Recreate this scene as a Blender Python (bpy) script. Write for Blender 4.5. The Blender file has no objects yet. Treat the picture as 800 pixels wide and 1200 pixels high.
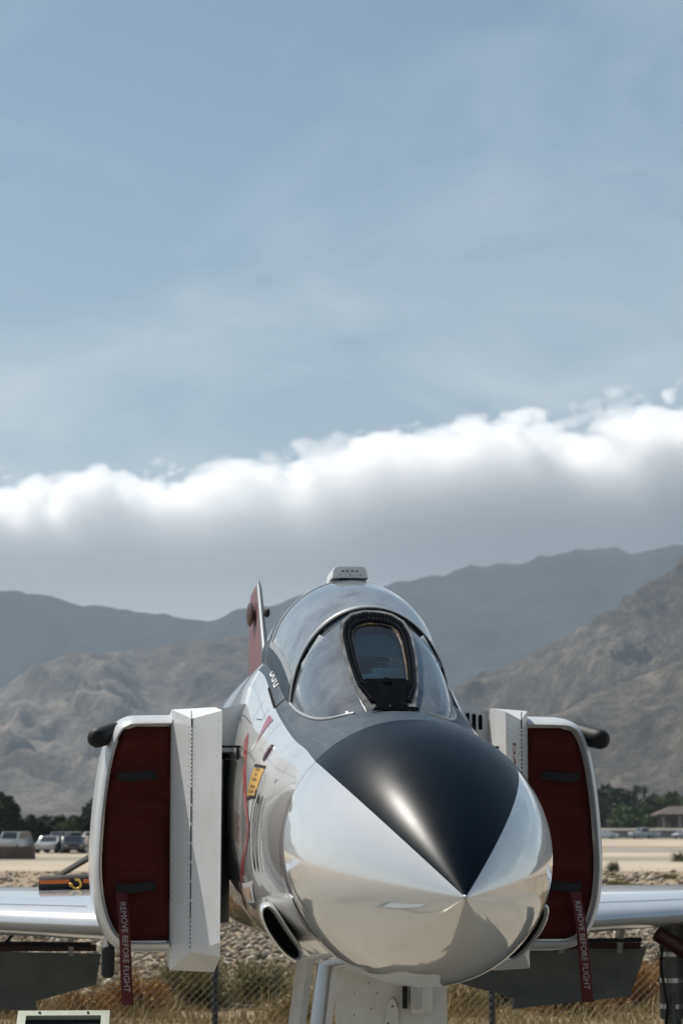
import bpy, bmesh, math, random
import numpy as np
from mathutils import Vector, Matrix

R = math.radians
random.seed(7)
scene = bpy.context.scene
COL = scene.collection

# ------------------------------------------------------------------ camera
CAM_H = 2.30
cam_d = bpy.data.cameras.new('camera')
cam = bpy.data.objects.new('camera', cam_d)
COL.objects.link(cam)
scene.camera = cam
cam_d.sensor_fit = 'VERTICAL'
cam_d.sensor_height = 36.0
cam_d.lens = 86.1
cam.location = (0, 0, CAM_H)
cam.rotation_euler = (R(90 + 7.27), 0, 0)
cam_d.clip_start = 0.1
cam_d.clip_end = 60000
cam_d.dof.use_dof = True
cam_d.dof.focus_distance = 11.3
cam_d.dof.aperture_fstop = 6.3

# ------------------------------------------------------------------ light
SUN_EL, SUN_AZ = 54.0, -44.0          # azimuth measured from +Y towards +X
sv = Vector((math.sin(R(SUN_AZ)) * math.cos(R(SUN_EL)), math.cos(R(SUN_AZ)) * math.cos(R(SUN_EL)), math.sin(R(SUN_EL))))
sun_d = bpy.data.lights.new('sun', 'SUN')
sun_d.energy = 5.0
sun_d.angle = R(0.53)
sun_d.color = (1.0, 0.955, 0.88)
sun = bpy.data.objects.new('sun', sun_d)
COL.objects.link(sun)
sun.rotation_euler = sv.to_track_quat('Z', 'Y').to_euler()
sun.location = (-20, 20, 40)

world = bpy.data.worlds.new('World')
scene.world = world
world.use_nodes = True
wn, wl = world.node_tree.nodes, world.node_tree.links
wn.clear()
w_out = wn.new('ShaderNodeOutputWorld')
w_bg = wn.new('ShaderNodeBackground')
w_sky = wn.new('ShaderNodeTexSky')
w_sky.sky_type = 'NISHITA'
w_sky.sun_disc = False
w_sky.sun_elevation = R(SUN_EL)
w_sky.sun_rotation = R(SUN_AZ)
w_sky.altitude = 100
w_sky.air_density = 1.0
w_sky.dust_density = 1.0
w_sky.ozone_density = 1.6
w_bg.inputs['Strength'].default_value = 0.066
# thin high veil of cirrus all over the sky
w_tc = wn.new('ShaderNodeTexCoord')
w_map = wn.new('ShaderNodeMapping')
w_map.inputs['Scale'].default_value = (5.0, 5.0, 9.0)
w_map.inputs['Rotation'].default_value = (0, R(14), 0)
w_n = wn.new('ShaderNodeTexNoise')
w_n.inputs['Scale'].default_value = 1.6
w_n.inputs['Detail'].default_value = 9
w_n.inputs['Roughness'].default_value = 0.58
w_n.inputs['Distortion'].default_value = 0.6
w_rmp = wn.new('ShaderNodeMapRange')
w_rmp.inputs[1].default_value = 0.42
w_rmp.inputs[2].default_value = 0.80
w_rmp.inputs[3].default_value = 0.025
w_rmp.inputs[4].default_value = 0.15
w_hsv = wn.new('ShaderNodeHueSaturation')
w_hsv.inputs['Saturation'].default_value = 1.05
w_hsv.inputs['Hue'].default_value = 0.484
w_mix = wn.new('ShaderNodeMix')
w_mix.data_type = 'RGBA'
w_mix.inputs[7].default_value = (9.4, 10.2, 10.6, 1)
wl.new(w_tc.outputs['Generated'], w_map.inputs['Vector'])
wl.new(w_map.outputs['Vector'], w_n.inputs['Vector'])
wl.new(w_n.outputs['Fac'], w_rmp.inputs[0])
wl.new(w_sky.outputs['Color'], w_hsv.inputs['Color'])
w_sep = wn.new('ShaderNodeSeparateXYZ')
wl.new(w_tc.outputs['Generated'], w_sep.inputs[0])
w_ab = wn.new('ShaderNodeMath')
w_ab.operation = 'ADD'
w_ab.inputs[1].default_value = 0.06
wl.new(w_sep.outputs['Z'], w_ab.inputs[0])
w_mx0 = wn.new('ShaderNodeMath')
w_mx0.operation = 'MAXIMUM'
w_mx0.inputs[1].default_value = 0.05
wl.new(w_ab.outputs[0], w_mx0.inputs[0])
w_path = wn.new('ShaderNodeMath')            # path through a thin layer: longer near the horizon
w_path.operation = 'DIVIDE'
wl.new(w_rmp.outputs[0], w_path.inputs[0])
wl.new(w_mx0.outputs[0], w_path.inputs[1])
w_sc = wn.new('ShaderNodeMath')
w_sc.operation = 'MULTIPLY'
w_sc.use_clamp = True
w_sc.inputs[1].default_value = 0.30
w_p2 = wn.new('ShaderNodeMath')
w_p2.operation = 'DIVIDE'
wl.new(w_path.outputs[0], w_p2.inputs[0])
wl.new(w_mx0.outputs[0], w_p2.inputs[1])
wl.new(w_p2.outputs[0], w_sc.inputs[0])
w_cl = wn.new('ShaderNodeMath')
w_cl.operation = 'MINIMUM'
w_cl.inputs[1].default_value = 0.72
wl.new(w_sc.outputs[0], w_cl.inputs[0])
wl.new(w_cl.outputs[0], w_mix.inputs[0])
wl.new(w_hsv.outputs['Color'], w_mix.inputs[6])
wl.new(w_mix.outputs[2], w_bg.inputs['Color'])
wl.new(w_bg.outputs['Background'], w_out.inputs['Surface'])

scene.view_settings.view_transform = 'Standard'
scene.view_settings.look = 'None'
scene.view_settings.exposure = 0.17
scene.view_settings.gamma = 1.0
scene.cycles.use_denoising = True
scene.cycles.use_adaptive_sampling = True
scene.cycles.adaptive_threshold = 0.02
scene.cycles.volume_bounces = 14
scene.cycles.max_bounces = 16
scene.cycles.transparent_max_bounces = 16
scene.cycles.volume_step_rate = 1.0
scene.cycles.volume_max_steps = 256


# ------------------------------------------------------------------ helpers
class MB:
    """collects shapes for one mesh object"""
    def __init__(self):
        self.v, self.f, self.m = [], [], []

    def add(self, vs, fs, mi=0):
        o = len(self.v)
        self.v += [tuple(p) for p in vs]
        self.f += [tuple(i + o for i in f) for f in fs]
        self.m += [mi] * len(fs)

    def box(self, c, s, rz=0.0, rx=0.0, ry=0.0, mi=0, bev=0.0):
        M = Matrix.Translation(c) @ Matrix.Rotation(rz, 4, 'Z') @ Matrix.Rotation(ry, 4, 'Y') @ Matrix.Rotation(rx, 4, 'X')
        x, y, z = s[0] / 2, s[1] / 2, s[2] / 2
        if bev > 0:
            bm = bmesh.new()
            bmesh.ops.create_cube(bm, size=1.0)
            for q in bm.verts:
                q.co = Vector((q.co.x * s[0], q.co.y * s[1], q.co.z * s[2]))
            bmesh.ops.bevel(bm, geom=bm.edges[:], offset=bev, segments=3, profile=0.5, affect='EDGES')
            bm.verts.index_update()
            self.add([M @ q.co for q in bm.verts], [[q.index for q in f.verts] for f in bm.faces], mi)
            bm.free()
            return
        vs = [M @ Vector(p) for p in [(-x, -y, -z), (x, -y, -z), (x, y, -z), (-x, y, -z), (-x, -y, z), (x, -y, z), (x, y, z), (-x, y, z)]]
        self.add(vs, [(0, 3, 2, 1), (4, 5, 6, 7), (0, 1, 5, 4), (1, 2, 6, 5), (2, 3, 7, 6), (3, 0, 4, 7)], mi)

    def tube(self, pts, rad, seg=10, mi=0, caps=True, closed=False):
        pts = [Vector(p) for p in pts]
        n = len(pts)
        if not hasattr(rad, '__len__'):
            rad = [rad] * n
        rings, up = [], None
        for i, p in enumerate(pts):
            if closed:
                t = (pts[(i + 1) % n] - pts[i - 1]).normalized()
            else:
                t = (pts[min(i + 1, n - 1)] - pts[max(i - 1, 0)]).normalized()
            if up is None:
                up = Vector((0, 0, 1)) if abs(t.z) < 0.9 else Vector((1, 0, 0))
            a = t.cross(up)
            if a.length < 1e-6:
                a = t.cross(Vector((0, 1, 0.1)))
            a.normalize()
            b = a.cross(t).normalized()
            up = b
            rings.append([p + (a * math.cos(2 * math.pi * k / seg) + b * math.sin(2 * math.pi * k / seg)) * rad[i] for k in range(seg)])
        vs = [q for r in rings for q in r]
        fs = []
        for i in range(n if closed else n - 1):
            j = (i + 1) % n
            for k in range(seg):
                l = (k + 1) % seg
                fs.append((i * seg + k, i * seg + l, j * seg + l, j * seg + k))
        if caps and not closed:
            fs.append(tuple(range(seg))[::-1])
            fs.append(tuple((n - 1) * seg + k for k in range(seg)))
        self.add(vs, fs, mi)

    def loft(self, rings, mi=0, closed=True, cap0=False, cap1=False):
        n = len(rings[0])
        vs = [p for r in rings for p in r]
        fs = []
        for i in range(len(rings) - 1):
            for k in range(n if closed else n - 1):
                l = (k + 1) % n
                fs.append((i * n + k, i * n + l, (i + 1) * n + l, (i + 1) * n + k))
        if cap0:
            fs.append(tuple(range(n))[::-1])
        if cap1:
            fs.append(tuple((len(rings) - 1) * n + k for k in range(n)))
        self.add(vs, fs, mi)

    def prism(self, poly, axis, a, b, mi=0):
        """polygon of (u,v) extruded along axis from a to b"""
        def P(u, v, w):
            return {'x': (w, u, v), 'y': (u, w, v), 'z': (u, v, w)}[axis]
        n = len(poly)
        vs = [P(u, v, a) for u, v in poly] + [P(u, v, b) for u, v in poly]
        fs = [tuple(range(n)), tuple(range(2 * n - 1, n - 1, -1))]
        fs += [(k, (k + 1) % n, n + (k + 1) % n, n + k) for k in range(n)]
        self.add(vs, fs, mi)

    def ball(self, c, r, seg=10, rings=6, mi=0):
        r = r if hasattr(r, '__len__') else (r, r, r)
        rr = []
        for i in range(rings + 1):
            t = math.pi * i / rings
            rr.append([(c[0] + r[0] * math.sin(t) * math.cos(2 * math.pi * k / seg),
                        c[1] + r[1] * math.sin(t) * math.sin(2 * math.pi * k / seg),
                        c[2] + r[2] * math.cos(t)) for k in range(seg)])
        self.loft(rr, mi)

    def build(self, name, mats, parent=None, smooth=None, fix=True, loc=None):
        me = bpy.data.meshes.new(name)
        me.from_pydata(self.v, [], self.f)
        mats = mats if isinstance(mats, (list, tuple)) else [mats]
        for m in mats:
            me.materials.append(m)
        if len(mats) > 1:
            me.polygons.foreach_set('material_index', self.m)
        if fix:
            bm = bmesh.new()
            bm.from_mesh(me)
            bmesh.ops.remove_doubles(bm, verts=bm.verts, dist=1e-5)
            bmesh.ops.recalc_face_normals(bm, faces=bm.faces)
            bm.to_mesh(me)
            bm.free()
        if smooth is not None:
            me.shade_smooth()
            if smooth < 179:
                me.set_sharp_from_angle(angle=R(smooth))
        o = bpy.data.objects.new(name, me)
        COL.objects.link(o)
        if parent is not None:
            o.parent = parent
        if loc is not None:
            o.location = loc
        return o


def tag(o, label=None, cat=None, group=None, kind=None):
    if label:
        o['label'] = label
    if cat:
        o['category'] = cat
    if group:
        o['group'] = group
    if kind:
        o['kind'] = kind
    return o


def thing(name, label, cat, loc=(0, 0, 0), rz=0.0, group=None):
    o = bpy.data.objects.new(name, None)
    o.empty_display_size = 0.2
    COL.objects.link(o)
    o.location = loc
    o.rotation_euler = (0, 0, rz)
    return tag(o, label, cat, group)


def children(o):
    return [c for c in COL.objects if c.parent == o]


def copy_tree(o, parent=None):
    kids = list(o.children)
    c = o.copy()
    COL.objects.link(c)
    c.parent = parent
    for ch in kids:
        copy_tree(ch, c)
    return c


# ------------------------------------------------------------------ materials
def mat(name, color=(0.5, 0.5, 0.5), rough=0.5, metal=0.0, spec=0.5, coat=0.0, coat_rough=0.05, coat_ior=1.5,
        var=0.0, vscale=3.0, vcolor=None, bump=0.0, bscale=40.0, stretch=None, sheen=0.0, rvar=0.0):
    m = bpy.data.materials.new(name)
    m.use_nodes = True
    nt = m.node_tree
    b = nt.nodes['Principled BSDF']
    b.inputs['Base Color'].default_value = (*color, 1)
    b.inputs['Roughness'].default_value = rough
    b.inputs['Metallic'].default_value = metal
    b.inputs['Specular IOR Level'].default_value = spec
    b.inputs['Coat Weight'].default_value = coat
    b.inputs['Coat Roughness'].default_value = coat_rough
    b.inputs['Coat IOR'].default_value = coat_ior
    b.inputs['Sheen Weight'].default_value = sheen
    tc = nt.nodes.new('ShaderNodeTexCoord')
    src = tc.outputs['Object']
    if stretch:
        mp = nt.nodes.new('ShaderNodeMapping')
        mp.inputs['Scale'].default_value = stretch
        nt.links.new(src, mp.inputs['Vector'])
        src = mp.outputs['Vector']
    if var > 0 or rvar > 0:
        n = nt.nodes.new('ShaderNodeTexNoise')
        n.inputs['Scale'].default_value = vscale
        n.inputs['Detail'].default_value = 7
        n.inputs['Roughness'].default_value = 0.62
        nt.links.new(src, n.inputs['Vector'])
        if var > 0:
            r = nt.nodes.new('ShaderNodeMapRange')
            r.inputs[1].default_value = 0.35
            r.inputs[2].default_value = 0.72
            r.inputs[3].default_value = 0
            r.inputs[4].default_value = var
            nt.links.new(n.outputs['Fac'], r.inputs[0])
            mx = nt.nodes.new('ShaderNodeMix')
            mx.data_type = 'RGBA'
            mx.inputs[6].default_value = (*color, 1)
            vc = vcolor or tuple(c * 0.45 for c in color)
            mx.inputs[7].default_value = (*vc, 1)
            nt.links.new(r.outputs[0], mx.inputs[0])
            nt.links.new(mx.outputs[2], b.inputs['Base Color'])
        if rvar > 0:
            r2 = nt.nodes.new('ShaderNodeMapRange')
            r2.inputs[1].default_value = 0.3
            r2.inputs[2].default_value = 0.75
            r2.inputs[3].default_value = rough
            r2.inputs[4].default_value = rough + rvar
            nt.links.new(n.outputs['Fac'], r2.inputs[0])
            nt.links.new(r2.outputs[0], b.inputs['Roughness'])
    if bump > 0:
        n2 = nt.nodes.new('ShaderNodeTexNoise')
        n2.inputs['Scale'].default_value = bscale
        n2.inputs['Detail'].default_value = 5
        nt.links.new(src, n2.inputs['Vector'])
        bp = nt.nodes.new('ShaderNodeBump')
        bp.inputs['Strength'].default_value = bump
        bp.inputs['Distance'].default_value = 0.02
        nt.links.new(n2.outputs['Fac'], bp.inputs['Height'])
        nt.links.new(bp.outputs['Normal'], b.inputs['Normal'])
    return m


def glass_mat(name, tint, dust=0.1, ior=1.5, dcol=(0.5, 0.53, 0.55), rough=0.02):
    """thin pane: tinted see-through film, mirror-like Fresnel reflection and a little dust"""
    m = bpy.data.materials.new(name)
    m.use_nodes = True
    nt = m.node_tree
    nt.nodes.clear()
    out = nt.nodes.new('ShaderNodeOutputMaterial')
    tr = nt.nodes.new('ShaderNodeBsdfTransparent')
    tr.inputs['Color'].default_value = (*tint, 1)
    gl = nt.nodes.new('ShaderNodeBsdfGlossy')
    gl.inputs['Roughness'].default_value = rough
    gl.inputs['Color'].default_value = (0.95, 0.97, 1, 1)
    df = nt.nodes.new('ShaderNodeBsdfDiffuse')
    df.inputs['Color'].default_value = (*dcol, 1)
    fr = nt.nodes.new('ShaderNodeFresnel')
    fr.inputs['IOR'].default_value = ior
    tc = nt.nodes.new('ShaderNodeTexCoord')
    n = nt.nodes.new('ShaderNodeTexNoise')
    n.inputs['Scale'].default_value = 6
    n.inputs['Detail'].default_value = 8
    n.inputs['Roughness'].default_value = 0.7
    nt.links.new(tc.outputs['Object'], n.inputs['Vector'])
    r = nt.nodes.new('ShaderNodeMapRange')
    r.inputs[1].default_value = 0.3
    r.inputs[2].default_value = 0.75
    r.inputs[3].default_value = dust * 0.6
    r.inputs[4].default_value = dust * 1.7
    nt.links.new(n.outputs['Fac'], r.inputs[0])
    m1 = nt.nodes.new('ShaderNodeMixShader')
    m2 = nt.nodes.new('ShaderNodeMixShader')
    nt.links.new(r.outputs[0], m1.inputs[0])
    nt.links.new(tr.outputs[0], m1.inputs[1])
    nt.links.new(df.outputs[0], m1.inputs[2])
    nt.links.new(fr.outputs[0], m2.inputs[0])
    nt.links.new(m1.outputs[0], m2.inputs[1])
    nt.links.new(gl.outputs[0], m2.inputs[2])
    nt.links.new(m2.outputs[0], out.inputs['Surface'])
    return m


M = {}
M['white'] = mat('white_gloss_paint', (0.78, 0.775, 0.76), 0.05, metal=0.31, coat=1.0, coat_rough=0.02, coat_ior=1.5, var=0.22, vscale=2.2, vcolor=(0.56, 0.55, 0.52), stretch=(1, 0.35, 1.5), rvar=0.06, bump=0.022, bscale=3.2)
M['white_side'] = mat('white_side_paint', (0.78, 0.775, 0.76), 0.12, metal=0.10, coat=1.0, coat_rough=0.03, coat_ior=1.5, var=0.28, vscale=2.2, vcolor=(0.52, 0.50, 0.46), stretch=(1, 0.35, 1.5), rvar=0.1, bump=0.02, bscale=3.2)
M['white_matt'] = mat('white_paint', (0.68, 0.69, 0.69), 0.4, var=0.3, vscale=4, vcolor=(0.46, 0.45, 0.42), bump=0.03)
M['wing'] = mat('wing_paint', (0.66, 0.68, 0.70), 0.2, metal=0.25, coat=0.8, coat_rough=0.06, coat_ior=1.7, var=0.25, vscale=2.0, vcolor=(0.45, 0.46, 0.47))
M['duct_white'] = mat('intake_white_paint', (0.62, 0.63, 0.63), 0.3, coat=0.4, coat_rough=0.1, var=0.3, vscale=3, vcolor=(0.45, 0.45, 0.43))
M['gear_dark'] = mat('shaded_gear_paint', (0.16, 0.16, 0.15), 0.5, var=0.6, vscale=9, vcolor=(0.07, 0.065, 0.06))  # darker copy of the gear paint, the shade under the wing put into its colour
M['navy'] = mat('radome_black_paint', (0.0022, 0.0055, 0.010), 0.29, spec=0.05, var=0.3, vscale=5, vcolor=(0.006, 0.011, 0.017), rvar=0.04)
M['deck'] = mat('antiglare_grey_paint', (0.020, 0.036, 0.053), 0.38, spec=0.2, var=0.5, vscale=7, vcolor=(0.050, 0.074, 0.096), stretch=(2.2, 0.5, 2.2), rvar=0.15)
M['gap'] = mat('dark_seam', (0.02, 0.022, 0.025), 0.7)
M['black'] = mat('black_paint', (0.008, 0.008, 0.009), 0.6, spec=0.25)
M['hole'] = mat('duct_black', (0.004, 0.004, 0.004), 0.9, spec=0.1)
M['red_cloth'] = mat('red_canvas', (0.070, 0.009, 0.0055), 0.85, spec=0.25, var=0.7, vscale=4, vcolor=(0.045, 0.005, 0.004), bump=0.45, bscale=9)
M['red_ribbon'] = mat('red_webbing', (0.10, 0.010, 0.012), 0.75, var=0.4, vscale=14, bump=0.2, bscale=200)
M['strap'] = mat('black_webbing', (0.006, 0.006, 0.006), 0.8, bump=0.3, bscale=150)
M['ribbon_text'] = mat('white_print', (0.42, 0.38, 0.38), 0.7)
M['red_paint'] = mat('red_paint', (0.38, 0.028, 0.025), 0.25, coat=0.6, var=0.5, vscale=9, vcolor=(0.30, 0.05, 0.045))
M['red_fin'] = mat('faded_red_paint', (0.20, 0.085, 0.095), 0.5, var=0.4, vscale=2)
M['yellow'] = mat('yellow_placard', (0.75, 0.40, 0.02), 0.35, coat=0.5)
M['orange_wear'] = mat('worn_orange_placard', (0.62, 0.55, 0.46), 0.4, var=1.0, vscale=26, vcolor=(0.55, 0.24, 0.03))
M['metal'] = mat('bare_metal', (0.50, 0.51, 0.52), 0.28, metal=0.9, var=0.4, vscale=8, vcolor=(0.3, 0.3, 0.3))
M['frame_metal'] = mat('canopy_frame_metal', (0.48, 0.48, 0.47), 0.32, metal=0.55, var=0.4, vscale=12)
M['dark_frame'] = mat('dark_windscreen_frame', (0.005, 0.006, 0.008), 0.6, spec=0.0, var=0.4, vscale=25, vcolor=(0.015, 0.015, 0.015), bump=0.05, bscale=70)
M['sealant'] = mat('pale_sealant', (0.30, 0.295, 0.28), 0.4, metal=0.5, var=1.0, vscale=11, vcolor=(0.02, 0.02, 0.02), bump=0.15, bscale=40)
M['brass'] = mat('worn_brass_edge', (0.02, 0.02, 0.02), 0.4, metal=0.3, var=1.0, vscale=14, vcolor=(0.34, 0.21, 0.09))
M['canopy_glass'] = glass_mat('canopy_glass', (0.84, 0.88, 0.91), 0.28, 1.8, dcol=(0.70, 0.77, 0.82))
M['quarter_glass'] = glass_mat('quarter_glass', (0.86, 0.90, 0.93), 0.16, 1.6, dcol=(0.72, 0.79, 0.84))
M['armour_glass'] = glass_mat('armour_glass', (0.74, 0.94, 0.97), 0.012, 1.4)
M['cockpit'] = mat('cockpit_grey', (0.10, 0.118, 0.125), 0.6, var=0.5, vscale=10)
M['cockpit_light'] = mat('cockpit_pale_panel', (0.55, 0.66, 0.62), 0.5)
M['seat_cloth'] = mat('seat_canvas', (0.50, 0.66, 0.70), 0.8, var=0.5, vscale=30, bump=0.5, bscale=60)
M['cover_cloth'] = mat('pale_sun_cover', (0.74, 0.78, 0.80), 0.6, var=0.15, vscale=5, bump=0.1, bscale=14)
_nt = M['cover_cloth'].node_tree           # thin cloth lets the sun through
_tl = _nt.nodes.new('ShaderNodeBsdfTranslucent')
_tl.inputs['Color'].default_value = (0.86, 0.92, 0.96, 1)
_mx = _nt.nodes.new('ShaderNodeMixShader')
_mx.inputs[0].default_value = 0.65
_nt.links.new(_nt.nodes['Principled BSDF'].outputs[0], _mx.inputs[1])
_nt.links.new(_tl.outputs[0], _mx.inputs[2])
_nt.links.new(_mx.outputs[0], _nt.nodes['Material Output'].inputs['Surface'])
M['rubber'] = mat('tyre_rubber', (0.02, 0.02, 0.02), 0.75, bump=0.1)
M['flap'] = mat('flap_grey_paint', (0.24, 0.255, 0.25), 0.5, var=0.5, vscale=4, vcolor=(0.09, 0.10, 0.10))
M['gear_white'] = mat('gear_white_paint', (0.60, 0.60, 0.58), 0.35, var=0.4, vscale=9, vcolor=(0.4, 0.38, 0.34))
M['intake_blue'] = mat('blue_grey_primer', (0.05, 0.075, 0.085), 0.4, var=0.4, vscale=6)
M['lens'] = mat('lamp_lens', (0.35, 0.36, 0.36), 0.1, coat=1.0)
M['red_lens'] = mat('dark_red_lens', (0.07, 0.008, 0.012), 0.15, coat=1.0)
M['brace_red'] = mat('dull_red_paint', (0.06, 0.012, 0.010), 0.5, var=0.4)
M['stab_dark'] = mat('dark_burnt_metal', (0.03, 0.029, 0.022), 0.75, spec=0.2, var=0.4)
M['edge_grey'] = mat('grey_leading_edge', (0.13, 0.15, 0.165), 0.45, metal=0.1, var=0.3)


# ------------------------------------------------------------------ fighter jet: shape functions
YAW = R(5.1)
JET_AT = (0.46, 9.2, 0.0)
#BEGIN_SHAPE
RAD_L, RAD_R = 1.60, 0.588
ST = np.array([
    # s     w      zmid   ztop   zbot   n
    [1.60, 0.588, 2.190, 2.757, 1.623, 2.00],
    [2.10, 0.612, 2.203, 2.812, 1.600, 2.04],
    [2.60, 0.634, 2.220, 2.850, 1.586, 2.15],
    [3.20, 0.657, 2.245, 2.950, 1.578, 2.45],
    [3.60, 0.668, 2.262, 3.040, 1.574, 2.55],
    [4.50, 0.690, 2.310, 3.330, 1.570, 2.55],
    [5.30, 0.712, 2.360, 3.420, 1.570, 2.35],
    [6.00, 0.740, 2.400, 3.440, 1.568, 2.15],
    [7.00, 0.800, 2.420, 3.420, 1.550, 2.10],
    [9.00, 0.850, 2.400, 3.360, 1.500, 2.20],
    [12.0, 0.800, 2.450, 3.280, 1.600, 2.10],
    [15.0, 0.480, 2.620, 3.120, 2.050, 2.00],
    [17.6, 0.100, 2.780, 2.900, 2.650, 2.00]])


def pchip(xs, ys, x):
    h = np.diff(xs)
    d = np.diff(ys) / h
    m = np.zeros(len(xs))
    for i in range(1, len(xs) - 1):
        if d[i - 1] * d[i] > 0:
            w1, w2 = 2 * h[i] + h[i - 1], h[i] + 2 * h[i - 1]
            m[i] = (w1 + w2) / (w1 / d[i - 1] + w2 / d[i])
    m[0], m[-1] = d[0], d[-1]
    i = int(np.clip(np.searchsorted(xs, x) - 1, 0, len(xs) - 2))
    t = (x - xs[i]) / h[i]
    return ((1 + 2 * t) * (1 - t) ** 2 * ys[i] + t * (1 - t) ** 2 * h[i] * m[i] + t * t * (3 - 2 * t) * ys[i + 1] + t * t * (t - 1) * h[i] * m[i + 1])


def station(s):
    if s < RAD_L:
        u = max(s / RAD_L, 0)
        g = (1 - (1 - 0.92 * u) ** 2.1) / (1 - 0.08 ** 2.1)
        r = RAD_R * g
        zc = 2.03 + 0.16 * u
        rz = r * (1 - 0.036 * u)
        return r, zc, zc + rz, zc - rz, 2.0
    return tuple(pchip(ST[:, 0], ST[:, k], s) for k in range(1, 6))


def skin(s, phi, off=0.0):
    """point on the fuselage skin; phi runs from the top (0) to the belly (pi), negative on the aircraft's right"""
    w, zm, zt, zb, n = station(s)
    sn, cs = math.sin(abs(phi)), math.cos(phi)
    x = w * abs(sn) ** (2 / n)
    if cs >= 0:
        z = zm + (zt - zm) * abs(cs) ** (2 / n)
    else:
        z = zm - (zm - zb) * abs(cs) ** (2 / n)
    if phi < 0:
        x = -x
    if off:
        nx, nz = x / max(w, 1e-4) ** 2, (z - zm) / max((zt - zm) if cs >= 0 else (zm - zb), 1e-4) ** 2
        l = math.hypot(nx, nz) or 1
        x += nx / l * off
        z += nz / l * off
    return (x, s, z)


def phi_at_z(s, z):
    w, zm, zt, zb, n = station(s)
    f = min(max((z - zm) / (zt - zm), 0.0), 1.0)
    return math.acos(f ** (n / 2))


# lower edge of the dark anti-glare paint
AG_S = np.array([1.60, 2.45, 3.70, 5.05])
AG_P = np.array([47.5, 43.5, 41.0, 41.0])


def phi_paint(s):
    if s <= RAD_L:
        return R(47.5)
    return R(pchip(AG_S, AG_P, min(s, 5.0)))


# canopy
CS = np.array([3.50, 4.00, 4.70, 5.30, 5.90, 6.50])
CW = np.array([0.412, 0.436, 0.460, 0.452, 0.40, 0.26])
CB = np.array([2.86, 3.04, 3.18, 3.24, 3.27, 3.32])
CT = np.array([3.415, 3.575, 3.665, 3.66, 3.58, 3.455])


def canopy(s, t, off=0.0):
    """t from -90 deg (aircraft right sill) over 0 (top) to +90 deg"""
    w, b, c = pchip(CS, CW, s), pchip(CS, CB, s), pchip(CS, CT, s)
    return ((w + off) * math.sin(t), s, b + (c - b + off) * math.cos(t) ** 0.92)
#END_SHAPE


jet = thing('fighter_jet', 'white twin-engine fighter jet with black nose panel and glass canopy, facing the camera', 'aircraft', JET_AT, YAW)


def fuselage_part(name, ss, paint_fn, dark_mat, n1=26, n2=46, cockpit=False, white=None):
    mb = MB()
    rings, cols = [], []
    for s in ss:
        pb = paint_fn(s)
        ph = [pb * k / n1 for k in range(n1 + 1)] + [pb + (math.pi - pb) * k / n2 for k in range(1, n2 + 1)]
        row = [-p for p in ph[:0:-1]] + ph
        ring = []
        for p in row[1:] if abs(abs(row[0]) - math.pi) < 1e-9 else row:
            q = list(skin(s, p))
            if cockpit and 3.14 < s < 5.86 and abs(q[0]) < 0.365 and q[2] > 2.6:
                q[2] = min(q[2], 2.62)
            ring.append(tuple(q))
        rings.append(ring)
    n = len(rings[0])
    vs = [p for r in rings for p in r]
    fs, mi = [], []
    half = n1 + n2 - 1
    for i in range(len(rings) - 1):
        for k in range(n):
            l = (k + 1) % n
            fs.append((i * n + k, i * n + l, (i + 1) * n + l, (i + 1) * n + k))
            c = k + 0.5 - half
            dark = abs(c) < n1 and ss[i] < 4.99
            mi.append(1 if dark else 0)
    mb.v, mb.f, mb.m = vs, fs, mi
    o = mb.build(name, [white or M['white'], dark_mat], jet, smooth=40)
    return o


rad_s = [0.0006 + RAD_L * (k / 70) ** 1.25 * 0.9965 for k in range(71)]
fuselage_part('radome', rad_s, phi_paint, M['navy'])
fwd_s = [1.604 + 0.0153 * k for k in range(0, 100)] + [3.145] + [3.16 + 0.03 * k for k in range(0, 90)] + [5.865] + [5.88 + 0.04 * k for k in range(4)]
fuselage_part('nose_section', fwd_s, phi_paint, M['deck'], cockpit=True, white=M['white_side'])
aft_s = [6.0 + 0.1 * k for k in range(117)]
fuselage_part('fuselage', aft_s, lambda s: R(40), M['white'], n1=12, n2=24)
# sealing ring inside the radome joint, nose tip cap
mb = MB()
mb.loft([[skin(s, p, -0.005) for p in np.linspace(-math.pi, math.pi, 97)[:-1]] for s in (1.56, 1.64)])
mb.build('radome_joint', M['gap'], jet, smooth=60)
mb = MB()
mb.ball((0, 0.006, 2.0312), (0.010, 0.012, 0.010), 16, 10)
mb.build('nose_tip', M['metal'], jet, smooth=80)


# ---- decals that follow the skin
def patch(name, corners, m, parent=None, nu=6, nv=6, off=0.0025):
    """corners (s,phi): bottom-left, bottom-right, top-right, top-left"""
    (a, b, c, d) = corners
    vs = []
    for j in range(nv + 1):
        v = j / nv
        for i in range(nu + 1):
            u = i / nu
            s = (a[0] * (1 - u) + b[0] * u) * (1 - v) + (d[0] * (1 - u) + c[0] * u) * v
            p = (a[1] * (1 - u) + b[1] * u) * (1 - v) + (d[1] * (1 - u) + c[1] * u) * v
            vs.append(skin(s, p, off))
    fs = [(j * (nu + 1) + i, j * (nu + 1) + i + 1, (j + 1) * (nu + 1) + i + 1, (j + 1) * (nu + 1) + i) for j in range(nv) for i in range(nu)]
    mb = MB()
    mb.add(vs, fs)
    return mb.build(name, m, parent or jet, smooth=60)


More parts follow.
